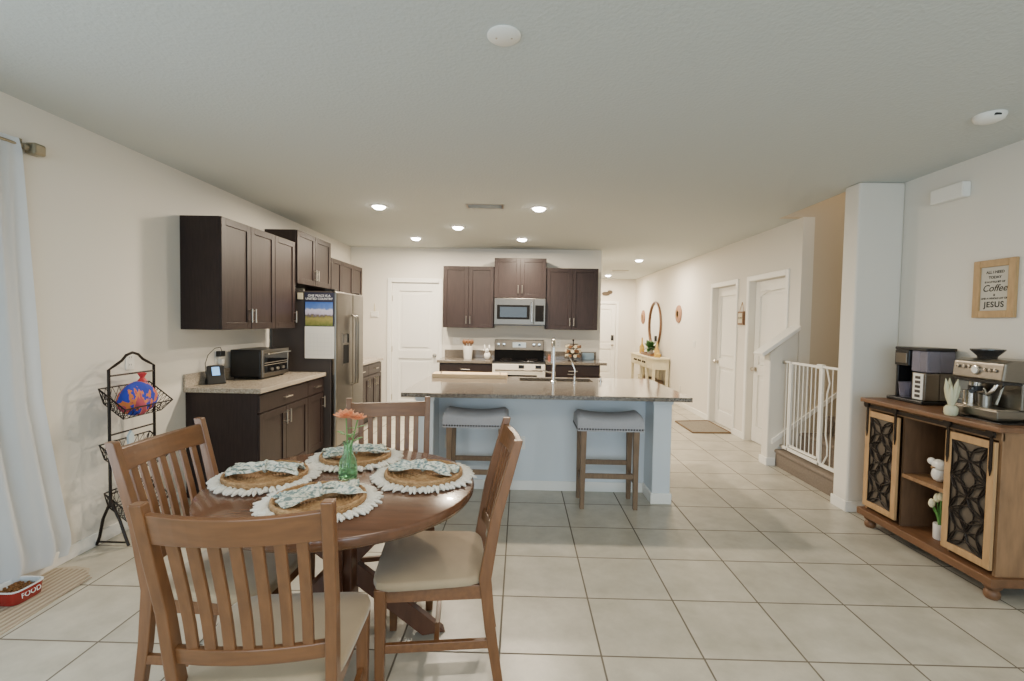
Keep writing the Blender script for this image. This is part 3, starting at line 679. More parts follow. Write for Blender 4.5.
def chair(loc, rz, label):
    t = thing('dining_chair', label, 'chair', loc, rz, 'slat-back dining chairs round the table', world=False)
    def ly(z):  # y of the back post at height z
        pts = [(0, -.275), (.25, -.235), (.46, -.212), (.7, -.25), (1.02, -.335)]
        for (z0, y0), (z1, y1) in zip(pts, pts[1:]):
            if z <= z1: return y0+(y1-y0)*(z-z0)/(z1-z0)
        return y0
    def lx(z): return .198+.032*max(0, z-.1)/.92
    zs = [0, .12, .25, .36, .46, .55, .7, .85, 1.02]
    for s in (-1, 1):
        MB().beam([(s*lx(z), ly(z), z, .032, .034+.016*(1-abs(z-.46)/.6)) for z in zs]).build('back_post', M_OAK, t, bevel=.004, local=True)
        MB().beam([(s*.208, .2, 0, .034, .034), (s*.208, .198, .3, .042, .042), (s*.208, .198, .435, .046, .046)]).build('leg', M_OAK, t, bevel=.004, local=True)
        MB().box(s*.205-.01, s*.205+.01, -.235, .2, .17, .205).build('stretcher', M_OAKX, t, bevel=.002, local=True)
    MB().box(-.2, .2, -.03, -.01, .175, .2).build('stretcher', M_OAKX, t, bevel=.002, local=True)
    b = MB(); b.box(-.2, .2, .19, .21, .375, .432); b.box(-.19, .19, -.222, -.202, .375, .432); b.box(-.215, -.195, -.2, .19, .375, .432); b.box(.195, .215, -.2, .19, .375, .432)
    b.build('seat_frame', M_OAKX, t, bevel=.002, local=True)
    # upholstered seat, wider at the front, domed
    secs = []
    for i, (sc_, z) in enumerate(((.98, .432), (1., .437), (1.005, .452), (.99, .463), (.955, .468), (.6, .474), (.2, .476))):
        ring = []
        for k in range(40):
            a = 2*PI*k/40; c, s_ = math.cos(a), math.sin(a)
            n_ = 7.
            rr = (abs(c)**n_+abs(s_)**n_)**(-1/n_)
            x = .235*rr*c; y = .225*rr*s_
            x *= (1+.06*(y/.225)*1)
            ring.append((x*sc_, (y+.008)*sc_, z))
        secs.append(ring)
    MB().loft(secs).build('seat_cushion', M_SUEDE, t, smooth=True, local=True)
    # curved rails
    def rail(z0, z1, t_, bow, nm, zc=0.):
        hw = lx((z0+z1)/2)-.012; secs = []
        for i in range(13):
            u = -1+2*i/12; x = hw*u; dy = -bow*(1-u*u); q = zc*(1-u*u)
            secs.append([(x, ly(z0)-t_/2+dy, z0), (x, ly(z0)+t_/2+dy, z0), (x, ly(z1)+t_/2+dy, z1+q), (x, ly(z1)-t_/2+dy, z1+q)])
        MB().loft(secs).build(nm, M_OAKX, t, bevel=.004, local=True)
    rail(.905, .992, .024, .03, 'top_rail', -.006); rail(.535, .585, .022, .022, 'lower_rail')
    for k in range(7):
        u = -.75+1.5*k/6
        pts = []
        for z in (.575, .66, .75, .84, .912):
            f_ = (z-.535)/(.995-.535); bow = (.022+.008*f_)*(1-u*u)
            pts.append((u*(lx(z)-.012), ly(z)-bow, z, .03, .013))
        MB().beam(pts).build('slat', M_OAK, t, bevel=.002, local=True)
    return t
def face(dx, dy): return math.atan2(-dx, dy)
c0 = chair((-.752, 1.535, 0), face(-.107, .994), 'oak slat-back dining chair nearest the camera, its back turned to the viewer')
dup(c0, (-1.158, 1.97, 0), face(.999, -.04), 'oak slat-back dining chair on the left of the table beside the wire rack')
dup(c0, (-.362, 2.094, 0), face(-.993, -.125), 'oak slat-back dining chair on the right of the table seen from its side')
dup(c0, (-.70, 2.585, 0), face(.26, -.965), 'oak slat-back dining chair on the far side of the table toward the refrigerator')

# place settings
def setting(x, y, rot, nrot, which, zfold):
    z = TT
    rng = random.Random(int(x*1000))
    def drop(px, py, zz):
        r = math.hypot(px-TC[0], py-TC[1]); return zz-max(0, r-TR-.002)*.75
    t = thing('placemat', 'round white tasselled placemat '+which, 'placemat', (x, y, z), 0, 'white fringed placemats')
    MB().grid(lambda u, v: ((lambda r, a: (x+r*math.cos(a), y+r*math.sin(a), drop(x+r*math.cos(a), y+r*math.sin(a), z+.004)))(max(.002, .198*u), 2*PI*v)), 5, 48).build('mat_cloth', M_FRINGE, t, smooth=True, solid=.006)
    b = MB()
    for ring, n_, r0, r1, w, th in ((0, 64, .186, .236, .016, .0085), (1, 46, .18, .224, .02, .0095), (2, 40, .176, .208, .02, .011)):
        for k in range(n_):
            a = 2*PI*(k+rng.uniform(-.3, .3))/n_; rr1 = r1+rng.uniform(-.014, .01); pts = []; rad = []
            aa = a+rng.uniform(-.07, .07)
            for f in (0, .3, .65, 1):
                r = r0+(rr1-r0)*f; an = a+(aa-a)*f
                px, py = x+r*math.cos(an), y+r*math.sin(an)
                pts.append((px, py, drop(px, py, z+.009+th*.35*math.sin(PI*f)))); rad.append(th*(.5, .95, .9, .45)[(0, .3, .65, 1).index(f)])
            b.tube(pts, rad, 6)
    b.build('fringe', M_FRINGE, t, smooth=True)
    c = thing('charger_plate', 'round woven jute charger '+which, 'charger', (x, y, z+.008), 0, 'woven jute chargers')
    prof = [(.001, z+.012)]
    n_ = 12
    for k in range(n_):
        r0 = .012+k*.0135; up = .014 if k >= n_-3 else 0; prof += [(r0, z+.013+up*.7), (r0+.0067, z+.0185+up)]
    prof += [(.178, z+.022), (.175, z+.0085), (.001, z+.0085)]
    MB().lathe(prof, (x, y, 0), 56).build('woven_disc', M_WICKER, c, smooth=False)
    rim = MB().tube([(x+.171*math.cos(k*PI/28), y+.171*math.sin(k*PI/28), z+.029+.0022*(k % 2)) for k in range(56)], .007, 7, closed=True); rim.build('rim', M_WICKER, c, smooth=True)
    # bow-folded napkin
    n = thing('cloth_napkin', 'leaf-print cloth napkin pinched into a bow '+which, 'napkin', (x, y, z+.03), nrot, 'leaf-print napkins', world=False)
    def fn(u, v):
        a = u*2-1; s_ = v*2-1
        w = .022+.06*abs(a)**1.1
        px = .15*a+.012*math.sin(s_*5); py = w*s_*1.0
        pz = .022*(1-.55*abs(a))+.013*math.cos(s_*PI*2.5+zfold)*(.35+.65*abs(a))+.006*math.sin(a*9+s_*4+zfold)
        pz *= (1-.5*s_*s_); return (px, py, .006+max(-.002, pz))
    MB().grid(fn, 36, 26).build('cloth', M_NAPK, n, smooth=True, solid=.004, local=True)
    MB().grid(lambda u, v: (fn(u, v)[0]*.9, fn(u, v)[1]*.62+.006, fn(u, v)[2]*.8+.022-.012*abs(u*2-1)), 30, 20).build('upper_fold', M_NAPK, n, smooth=True, solid=.004, local=True)
    MB().tube([(0, .026*math.cos(k*PI/10), .028+.024*math.sin(k*PI/10)) for k in range(20)], .006, 6, closed=True).build('pinch_band', M_NAPK, n, smooth=True, local=True)
setting(-1.135, 2.145, 0, math.radians(8), 'at the left seat of the table', 0)
setting(-.84, 2.475, 0, math.radians(25), 'at the far seat behind the green vase', 1.3)
setting(-.435, 2.215, 0, math.radians(-12), 'at the right seat of the table', 2.1)
setting(-.775, 1.865, 0, math.radians(35), 'at the near seat before the vase', 3.4)
# vase with flowers
VX, VY = -.772, 2.17
t = thing('bud_vase', 'green glass bottle vase in the middle of the dining table', 'vase', (VX, VY, TT))
MB().lathe([(.001, .001), (.037, .001), (.041, .008), (.042, .05), (.038, .085), (.022, .115), (.019, .15), (.024, .172), (.021, .172), (.016, .15), (.018, .117), (.034, .085), (.038, .05), (.037, .012), (.001, .008)], (VX, VY, TT), 32).build('bottle', M_GREENG, t, smooth=True)
MB().lathe([(.001, .0085), (.036, .0125), (.0368, .05), (.036, .06), (.001, .06)], (VX, VY, TT), 24).build('water', M_WATER, t, smooth=True)
for i, (dx, dy, h_, r_) in enumerate(((-.01, 0, .285, .05), (.04, .012, .275, .036))):
    fl = thing('flower_stem', ('large orange bloom in the green vase', 'smaller orange bloom at the right in the green vase')[i], 'flower', (VX, VY, TT+.01), 0, 'orange flowers in the green vase')
    MB().tube([(VX+dx*.1, VY+dy*.1, TT+.012), (VX+dx*.3, VY+dy*.3, TT+.15), (VX+dx, VY+dy, TT+h_)], .003, 6).build('stem', M_STEM, fl, smooth=True)
    b = MB()
    for ring, (n_, tilt, rr) in enumerate(((9, .25, 1.), (8, .7, .8), (6, 1.15, .55))):
        for k in range(n_):
            a = 2*PI*k/n_+ring*.4; c, s_ = math.cos(a), math.sin(a); L_ = r_*rr; ct, st_ = math.cos(tilt), math.sin(tilt)
            base_ = Vector((VX+dx, VY+dy, TT+h_))
            def pf(u, v, c=c, s_=s_, L_=L_, ct=ct, st_=st_, base_=base_):
                w = L_*.5*math.sin(PI*min(1, .15+.8*u))*(v*2-1); r = L_*u*1.15
                return base_+Vector((c*r*ct-s_*w, s_*r*ct+c*w, r*st_-.25*abs(w)))
            b.grid(pf, 4, 3)
    b.build('petals', M_PEACH, fl, smooth=True, solid=.0012)
    b = MB()
    for k in range(5):
        a = k*1.4+i; z0 = TT+.17+.015*k
        def lf(u, v, a=a, z0=z0): 
            r = .012+.045*u; w = .009*math.sin(PI*u)*(v*2-1); return (VX+dx*.5+r*math.cos(a)-w*math.sin(a), VY+dy*.5+r*math.sin(a)+w*math.cos(a), z0+.03*u-.02*u*u)
        b.grid(lf, 5, 2)
    b.build('leaves', M_STEM, fl, smooth=True, solid=.001)
# bare twig leaning out of the vase
tag(MB().tube([(VX+.004, VY, TT+.14), (VX+.03, VY+.01, TT+.19), (VX+.09, VY+.03, TT+.235)], .002, 6).build('dried_twig', M_TLEG), 'thin brown twig leaning right out of the green vase', 'twig')

# ------------------------------------------------------------------ left corner: curtain, rod, rack, pet bowl
edge = [(2.42, 2.568), (2.36, 2.583), (1.83, 2.612), (1.56, 2.63), (1.0, 2.668), (.58, 2.745), (.3, 2.80), (.2, 2.825), (.12, 2.835), (.05, 2.81)]
def ey(z):
    for (z0, y0), (z1, y1) in zip(edge, edge[1:]):
        if z >= z1: return y0+(y1-y0)*(z-z0)/(z1-z0)
    return edge[-1][1]
def cf(u, v):
    z = 2.42-2.37*v; y1 = ey(z); y0 = 1.55
    if v > .93: z += .05*(1-u)*(v-.93)/.07
    y = y0+(y1-y0)*u; ph = u*2*PI
    amp = .012+.012*v
    x = -2.688+amp*math.sin(ph*7.2+.8*math.sin(v*2.2+u*3))+.008*math.sin(ph*13+v*3)+.012*math.sin(ph*2.3+v*2)*v
    return (max(x, XL+.008), y, z)
t = thing('window_curtain', 'sheer white floor-length curtain at the left edge', 'curtain', (-2.6, 2.1, .09))
MB().grid(cf, 150, 40).build('curtain_panel', M_CURT, t, smooth=True)
t = thing('curtain_rod', 'bronze curtain rod with square end finial above the left window', 'curtain rod', (-2.62, 2.0, 2.39))
MB().cyl((-2.693, .2, 2.39), (-2.693, 2.62, 2.39), .008).build('rod', M_BRONZE, t, smooth=True)
b = MB(); b.box(-2.716, -2.655, 2.63, 2.70, 2.358, 2.422); b.cyl((-2.693, 2.60, 2.39), (-2.693, 2.635, 2.39), .018); b.build('finial', M_BRONZE, t, bevel=.012)
MB().box(XL, XL+.012, 2.585, 2.615, 2.35, 2.43).cyl((XL, 2.6, 2.39), (-2.69, 2.6, 2.39), .007, n=8).build('bracket', M_BRONZE, t)

t = thing('wire_basket_stand', 'black iron three-tier wire basket stand against the left wall', 'basket stand', (-2.62, 3.22, 0))
RX, Y0, Y1 = -2.61, 3.03, 3.41
b = MB()
arch = [(RX, Y0, .26), (RX, Y0, 1.14), (RX, Y0+.05, 1.165), (RX, Y0+.1, 1.19), (RX, Y0+.14, 1.225), (RX, (Y0+Y1)/2, 1.24), (RX, Y1-.14, 1.225), (RX, Y1-.1, 1.19), (RX, Y1-.05, 1.165), (RX, Y1, 1.14), (RX, Y1, .26)]
b.tube(arch, .009, 8)
for z in (1.10, .72, .34): b.cyl((RX, Y0, z), (RX, Y1, z), .006, n=8)
b.build('frame', M_IRON, t, smooth=True)
for y in (Y0, Y1):
    l = MB(); l.tube([(RX-.095, y, .009), (RX-.075, y, .06), (RX-.05, y, .18), (RX-.01, y, .27), (RX, y, .30), (RX+.015, y, .27), (RX+.06, y, .17), (RX+.10, y, .05), (RX+.115, y, .009)], .009, 8)
    l.cyl((RX-.085, y, .03), (RX+.108, y, .03), .006, n=8); l.build('leg', M_IRON, t, smooth=True)
for i, zc in enumerate((.92, .56, .27)):
    # tilted basket: shallow tray, lattice wires
    b = MB(); yc = (Y0+Y1)/2; hw, d_, dep = .21, .20, .20
    if i == 2: hw, dep = .18, .14
    tilt = math.radians(38)
    def bp(u, v, w):  # u across y -1..1, v along slope 0..1, w depth 0..1 (0 rim, 1 bottom)
        yy = yc+u*hw*(1-.22*w); s_ = (v-.5)*(1-.25*w)+.5
        fx = -.05+s_*.17; fz = dep*.5-s_*.13
        return (RX+fx-w*.03, yy, zc+fz-w*.085)
    rim = [bp(-1, 0, 0), bp(1, 0, 0), bp(1, 1, 0), bp(-1, 1, 0)]
    bot = [bp(-1, 0, 1), bp(1, 0, 1), bp(1, 1, 1), bp(-1, 1, 1)]
    for q in (rim, bot):
        for k in range(4): b.cyl(q[k], q[(k+1) % 4], .0045 if q is rim else .0028, n=6)
    for k in range(4): b.cyl(rim[k], bot[k], .003, n=6)
    n_ = 7
    def seg(a, c): b.cyl(a, c, .0017, n=5)
    for k in range(-n_, n_+1):
        for sg in (1, -1):
            # diagonals over the bottom
            pts = [(u, v) for u, v in [(-1+2*j/12, (k/n_)+sg*(j/12)) for j in range(13)] if 0 <= v <= 1]
            if sg < 0: pts = [(u, v) for u, v in [(-1+2*j/12, 1+(k/n_)-(j/12)) for j in range(13)] if 0 <= v <= 1]
            if len(pts) >= 2: seg(bp(*pts[0], 1), bp(*pts[-1], 1))
    for side in range(4):
        a0, a1 = rim[side], rim[(side+1) % 4]; c0_, c1_ = bot[side], bot[(side+1) % 4]
        L = lambda p, q, f: tuple(p[j]+(q[j]-p[j])*f for j in range(3))
        for k in range(8):
            f0, f1 = k/8, (k+1)/8
            seg(L(a0, a1, f0), L(c0_, c1_, f1)); seg(L(a0, a1, f1), L(c0_, c1_, f0))
    b.build('basket', M_IRON, t)
# back lattice for each tier
t2 = thing('produce_bag', 'blue and orange netted produce bag in the top wire basket', 'produce bag', (-2.5, 3.2, .86))
def pb(u, v):
    th = PI*v; ph = 2*PI*u; q = 1+.1*math.sin(4*ph+3*th)
    return (-2.56+.075*q*math.sin(th)*math.cos(ph), 3.2+.14*q*math.sin(th)*math.sin(ph), .935-.115*math.cos(th))
MB().grid(pb, 28, 16).build('netting', M_BAG, t2, smooth=True)
MB().lathe([(.03, 0), (.012, .025), (.028, .055), (.001, .06)], (-2.56, 3.24, 1.045), 10).build('tied_top', mat('red_net', (190, 52, 60), .6), t2, smooth=True)
for i, (x, y, z, r) in enumerate(((-2.58, 3.14, .27, .035), (-2.56, 3.22, .265, .04), (-2.58, 3.30, .27, .036), (-2.53, 3.17, .25, .03), (-2.60, 3.25, .285, .03))):
    tag(MB().sphere((x, y, z-.012), (r, r, r*.85)).build('onion', mat('onion_skin_%d' % i, (150+8*i, 132, 92), .6), smooth=True), 'tan onion lying in the lowest wire basket', 'onion', 'onions in the lowest basket')
tag(MB().prism([(3.12, .60), (3.155, .60), (3.16, .70), (3.14, .73), (3.115, .70)], 'yz', -2.57, -2.555).build('paper_tag', mat('pale_tag', (186, 200, 206), .7)), 'pale paper bag in the middle wire basket', 'bag')

t = thing('feeding_mat', 'beige striped mat on the floor under the pet bowl', 'mat', (-2.55, 2.3, 0))
mp_ = [(-2.70, 1.5), (-2.36, 1.5), (-2.375, 2.1), (-2.40, 2.5), (-2.43, 2.66), (-2.50, 2.75), (-2.60, 2.77), (-2.70, 2.74)]
MB().prism(mp_, 'xy', .0, .006).build('mat_base', mat('beige_mat', (178, 166, 146), .9), t)
b = MB()
for k in range(10):
    x = -2.685+.031*k; ye = 2.735 if x < -2.52 else 2.735-(x+2.52)*.75
    b.box(x, x+.011, 1.52, ye, .006, .0085)
b.build('stripe', mat('taupe_stripe', (150, 137, 119), .9), t)
t = thing('pet_bowl', 'red rectangular pet bowl lettered in white on the floor by the curtain', 'bowl', (-2.597, 2.432, .0086), rz=PI/2)
def rr(hx, hy, z, n=28):
    out = []
    for k in range(n):
        a = 2*PI*k/n; c, s_ = math.cos(a), math.sin(a); q = (abs(c)**5+abs(s_)**5)**(-.2); out.append((hx*q*c, hy*q*s_, z))
    return out
MB().loft([rr(.075, .07, 0), rr(.078, .073, .004), rr(.085, .08, .07), rr(.079, .074, .07)], caps=False).build('outer_shell', M_BOWL, t, smooth=True, local=True)
MB().loft([rr(.087, .082, .068), rr(.087, .082, .072), rr(.078, .073, .072), rr(.07, .065, .015), rr(.01, .005, .013)], caps=False).build('inner_glaze', M_BOWLI, t, smooth=True, local=True)
text('FOOD', .036, (0.0, -.0785, .038), (PI/2-.1, 0, 0), t, M_WHITEINK)
b = MB(); rg = random.Random(3)
for k in range(110):
    x = rg.uniform(-.064, .064); y = rg.uniform(-.06, .06); b.sphere((x, y, .042+.012*(1-(x/.09)**2)+rg.uniform(-.004, .004)), (.009, .008, .006), 6, 4)
b.box(-.066, .066, -.062, .062, .02, .04)
k_ = b.build('kibble', M_KIB); k_.location = t.location; k_.rotation_euler = t.rotation_euler
tag(k_, 'brown dry pet food filling the red bowl', 'pet food', kind='stuff')

# ------------------------------------------------------------------ stairs gate
t = thing('safety_gate', 'white metal safety gate across the bottom of the stairs', 'baby gate', (2.80, 4.65, .18))
GX = 2.80; g0, g1 = 4.135, 5.185; gz0, gz1 = .20, 1.13
b = MB()
b.box(GX-.012, GX+.012, g0+.03, g1-.03, gz0, gz0+.03)
b.box(GX-.012, GX+.012, 5.05, 5.075, gz0, gz1); b.box(GX-.012, GX+.012, 4.515, 4.545, gz0, gz1)
b.box(GX-.01, GX+.01, g0+.03, 4.53, gz1-.02, gz1); b.box(GX-.01, GX+.01, 5.05, g1-.03, gz1-.02, gz1)
b.build('frame', M_TRIM, t, bevel=.003)
d = MB(); d.box(GX-.01, GX+.01, 4.55, 5.045, gz1-.025, gz1-.003); d.box(GX-.01, GX+.01, 4.55, 5.045, gz0+.045, gz0+.065)
d.box(GX-.01, GX+.01, 4.55, 4.565, gz0+.045, gz1-.003); d.box(GX-.01, GX+.01, 5.03, 5.045, gz0+.045, gz1-.003)
for k in range(6): d.cyl((GX, 4.632+k*.067, gz0+.06), (GX, 4.632+k*.067, gz1-.02), .0048, n=8)
d.build('gate_door', M_TRIM, t)
for y in (4.17, 4.24, 4.31, 4.38, 5.13): MB().cyl((GX, y, gz0+.02), (GX, y, gz1-.015), .0048, n=8).build('bar', M_TRIM, t, smooth=True)
MB().tube([(GX, 4.48, gz0+.03), (GX, 4.42, gz0+.12), (GX, 4.42, gz0+.2), (GX, 4.45, gz0+.3), (GX, 4.45, gz1-.25), (GX, 4.42, gz1-.15), (GX, 4.47, gz1-.02)], .007, 8).build('bar', M_TRIM, t, smooth=True)
for y0, y1 in ((g0-.022, g0+.035), (g1-.035, g1+.013)):
    for z in (gz0+.015, gz1-.02): MB().cyl((GX, y0, z), (GX, y1, z), .017, n=12).build('wall_cup', M_NICKEL, t, smooth=True)
MB().box(GX-.018, GX+.018, 4.51, 4.60, gz1-.03, gz1+.012).build('latch', M_WHITE, t, bevel=.005)

# ------------------------------------------------------------------ hall
t = thing('console_table', 'cream painted console table with drawers under the oval mirror', 'console table', (2.78, 10.35, 0))
cx0, cx1, cy0, cy1 = 2.60, 2.93, 9.55, 11.4
MB().box(cx0-.02, cx1, cy0-.03, cy1+.03, .80, .83).build('table_top', M_CREAM, t, bevel=.005)
MB().box(cx0, cx1-.01, cy0, cy1, .60, .80).build('drawer_case', M_CREAM, t)
for k in range(4):
    y = cy0+.06+k*.37
    if k == 0: continue
    d = MB().box(cx0-.012, cx0, y, y+.33, .64, .78).build('drawer', M_CREAM, t, bevel=.003)
    for s in (.09, .24): MB().sphere((cx0-.024, y+s, .71), .024).build('knob', M_IRON, d, smooth=True)
for x in (cx0+.03, cx1-.04):
    for y in (cy0+.03, cy0+.52, cy0+1.03, cy1-.03): MB().beam([(x, y, 0, .035, .035), (x, y, .1, .03, .03), (x, y, .2, .05, .05), (x, y, .6, .055, .055)]).build('leg', M_CREAM, t, bevel=.004)
MB().box(cx0+.02, cx1-.02, cy0+.02, cy1-.02, .13, .16).build('lower_shelf', M_CREAM, t)
for i, (y, m_) in enumerate(((9.85, M_BASKET), (10.33, M_BASKET), (10.82, M_CREAM))):
    b = thing('storage_basket', ('brown woven basket on the console shelf at its near end', 'brown woven basket in the middle of the console shelf', 'pale woven basket on the console shelf at its far end')[i], 'basket', (2.76, y, .16), 0, 'baskets under the console table')
    MB().loft([rr(.1, .15, 0), rr(.115, .18, .2), rr(.105, .17, .2), rr(.09, .14, .02)]).build('basket_body', m_, b, smooth=True); b.children[0].location = (0, 0, 0)
    me = b.children[0].data
    for v in me.vertices: v.co += Vector(ORG[b.name])
    for v in me.vertices: v.co = v.co
    MB().tube([(2.66, y-.05, .34), (2.645, y-.04, .3), (2.645, y+.04, .3), (2.66, y+.05, .34)], .006, 6).build('handle', M_IRON, b)
t = thing('wall_mirror', 'oval wall mirror in a thin wooden frame above the console', 'mirror', (XH, 10.68, 1.47))
def oval(rx, rz, x, n=48): return [(x, 10.68+rx*math.cos(2*PI*k/n), 1.475+rz*math.sin(2*PI*k/n)) for k in range(n)]
MB().tube(oval(.46, .49, XH-.025), .024, 8, closed=True).build('frame', M_PINED, t, smooth=True)
MB().loft([oval(.45, .48, XH-.002), oval(.45, .48, XH-.016)]).build('glass', M_MIRROR, t)
for y, z, lb in ((9.13, 1.69, 'round woven wall disc right of the oval mirror'), (11.75, 1.66, 'round woven wall disc left of the oval mirror')):
    d = thing('wall_disc', lb, 'wall decor', (XH, y, z), 0, 'round woven wall discs')
    MB().lathe([(.001, -.03), (.14, -.03), (.165, -.018), (.165, 0), (.001, 0)], (XH-.001, y, z), 28, 'x').build('disc', mat('rose_wicker', (150, 112, 88), .8, bump=.7, bscale=60), d, smooth=True)
    MB().lathe([(.06, -.031), (.066, -.038), (.072, -.031)], (XH-.001, y, z), 28, 'x').build('ring', M_WICKER, d, smooth=True)
t = thing('serving_tray', 'wooden tray on the console table', 'tray', (2.76, 10.35, .83))
MB().box(2.66, 2.88, 9.95, 10.75, .83, .842).build('tray_base', M_PINED, t)
b = MB(); b.box(2.66, 2.67, 9.95, 10.75, .842, .885); b.box(2.87, 2.88, 9.95, 10.75, .842, .885); b.box(2.67, 2.87, 9.95, 9.96, .842, .885); b.box(2.67, 2.87, 10.74, 10.75, .842, .885); b.build('tray_rim', M_PINED, t)
t = thing('potted_fern', 'green leafy plant in a white pot on the console tray', 'plant', (2.77, 10.4, .842))
MB().lathe([(.05, 0), (.075, .11), (.065, .11), (.001, .09)], (2.77, 10.4, .842), 18).build('pot', M_CERAM, t, smooth=True)
b = MB(); rg = random.Random(5)
for k in range(42):
    a = rg.uniform(0, 2*PI); L_ = rg.uniform(.2, .38); el = rg.uniform(.3, 1.3)
    def lf(u, v, a=a, L_=L_, el=el):
        r = L_*u*math.cos(el); w = .05*math.sin(PI*min(1, u*.9+.08))*(v*2-1); zz = .11+L_*u*math.sin(el)-.12*u*u
        return (min(2.90, 2.77+r*math.cos(a)*.6-w*math.sin(a)), 10.4+r*math.sin(a)*1.2+w*math.cos(a), .842+zz)
    b.grid(lf, 5, 2)
b.build('foliage', M_LEAF, t, smooth=True)
for i, (y, h_) in enumerate(((10.98, .34), (9.78, .30), (9.70, .16))):
    v_ = thing('glass_bottle', ('tall amber glass bottle at the far end of the console', 'amber glass bottle at the near end of the console beside the tray', 'short amber glass jar nearest the camera on the console')[i], 'bottle', (2.74, y, .83), 0, 'amber glassware on the console')
    MB().lathe([(.045, 0), (.055, .02), (.055, h_*.45), (.02, h_*.65), (.018, h_), (.001, h_)], (2.74, y, .83), 18).build('glass_body', M_YELGL, v_, smooth=True)
    MB().cyl((2.74, y, .83+h_), (2.74, y, .83+h_+.02), .015, n=10).build('stopper', M_WICKER, v_)
plate('white light switch on the hall wall left of the first hall door', 'switch', (XH, 8.28, 1.17), (-1, 0, 0), .115, .115, 'switch', 'wall_switch')
plate('white outlet low on the hall wall right of the console', 'outlet', (XH, 8.95, .32), (-1, 0, 0))
t = thing('door_rug', 'grey-beige mat with brown binding before the first hall door', 'rug', (2.66, 7.1, 0))
MB().prism([(2.40, 6.68), (2.93, 6.72), (2.93, 7.55), (2.40, 7.45)], 'xy', 0, .009).build('pile', M_RUG, t)
b = MB(); q = [(2.40, 6.68), (2.93, 6.72), (2.93, 7.55), (2.40, 7.45)]
for k in range(4): b.cyl((*q[k], .008), (*q[(k+1) % 4], .008), .011, n=8)
b.build('binding', M_RUGB, t)
t = thing('hanging_sign', 'small wooden hanging sign on a rope between the two hall doors', 'sign', (XH, 6.53, 1.6))
MB().box(XH-.03, XH, 6.45, 6.61, 1.50, 1.68).build('frame', M_PINED, t, bevel=.004)
MB().box(XH-.033, XH-.03, 6.475, 6.585, 1.525, 1.655).build('face_panel', M_CREAM, t)
MB().tube([(XH-.012, 6.47, 1.68), (XH-.008, 6.53, 1.80), (XH-.012, 6.59, 1.68)], .004, 6).build('rope', M_WICKER, t)
text('HOME', .04, (XH-.0335, 6.53, 1.59), (PI/2, 0, -PI/2), t, M_INK)
t = thing('driftwood_decor', 'small brown wooden bird-shaped carving above the front door', 'wall decor', (2.18, YE, 2.28))
b = MB(); b.sphere((2.18, YE-.03, 2.26), (.11, .03, .05)); b.sphere((2.28, YE-.03, 2.30), (.07, .025, .05)); b.build('body', mat('driftwood', (84, 72, 58), .8), t, smooth=True)
MB().prism([(2.15, 2.26), (2.1, 2.21), (2.2, 2.30)], 'xz', YE-.04, YE-.01).build('tail', M_WICKER, t)

# ------------------------------------------------------------------ coffee bar (front faces -x)
t = thing('coffee_bar', 'rustic wooden buffet with two sliding scrollwork barn doors', 'sideboard', (2.8, 3.17, 0))
BX0, BX1, BY0, BY1 = 2.60, 3.0, 2.655, 3.665
BZ0, BZ1 = .135, .935
MB().box(BX0-.03, BX1+.005, BY0-.03, BY1+.03, BZ1, BZ1+.03).build('top_board', M_PINED, t, bevel=.006)
MB().box(BX0-.025, BX1+.003, BY0-.025, BY1+.025, BZ0-.05, BZ0).build('plinth_board', M_PINED, t, bevel=.005)
for y0, y1 in ((BY0, BY0+.022), (BY1-.022, BY1)): MB().box(BX0+.02, BX1, y0, y1, BZ0, BZ1).build('end_panel', M_PINE, t, bevel=.002)
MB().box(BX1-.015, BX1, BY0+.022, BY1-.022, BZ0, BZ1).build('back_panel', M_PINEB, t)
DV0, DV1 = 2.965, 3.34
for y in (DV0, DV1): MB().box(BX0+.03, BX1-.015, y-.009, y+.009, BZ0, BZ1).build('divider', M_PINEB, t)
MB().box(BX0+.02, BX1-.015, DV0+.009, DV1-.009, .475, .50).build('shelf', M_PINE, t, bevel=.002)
MB().box(BX0+.012, BX0+.03, BY0, BY1, BZ1-.05, BZ1).build('header_rail', M_PINE, t)
for y in (BY0+.035, BY1-.035):
    for x in (BX0+.04, BX1-.05):
        MB().lathe([(.028, 0), (.036, .012), (.038, .03), (.03, .05), (.022, .055), (.04, .062), (.042, .085)], (x, y, 0), 16).build('bun_foot', M_PINED, t, smooth=True)
MB().box(BX0-.016, BX0-.009, BY0+.01, BY1-.01, BZ1-.035, BZ1-.012).build('track', M_IRON, t)
b = MB()
for y in (BY0+.04, DV0, DV1, BY1-.04): b.cyl((BX0+.012, y, BZ1-.023), (BX0-.02, y, BZ1-.023), .008, n=8)
b.build('track_bolt', M_IRON, t)
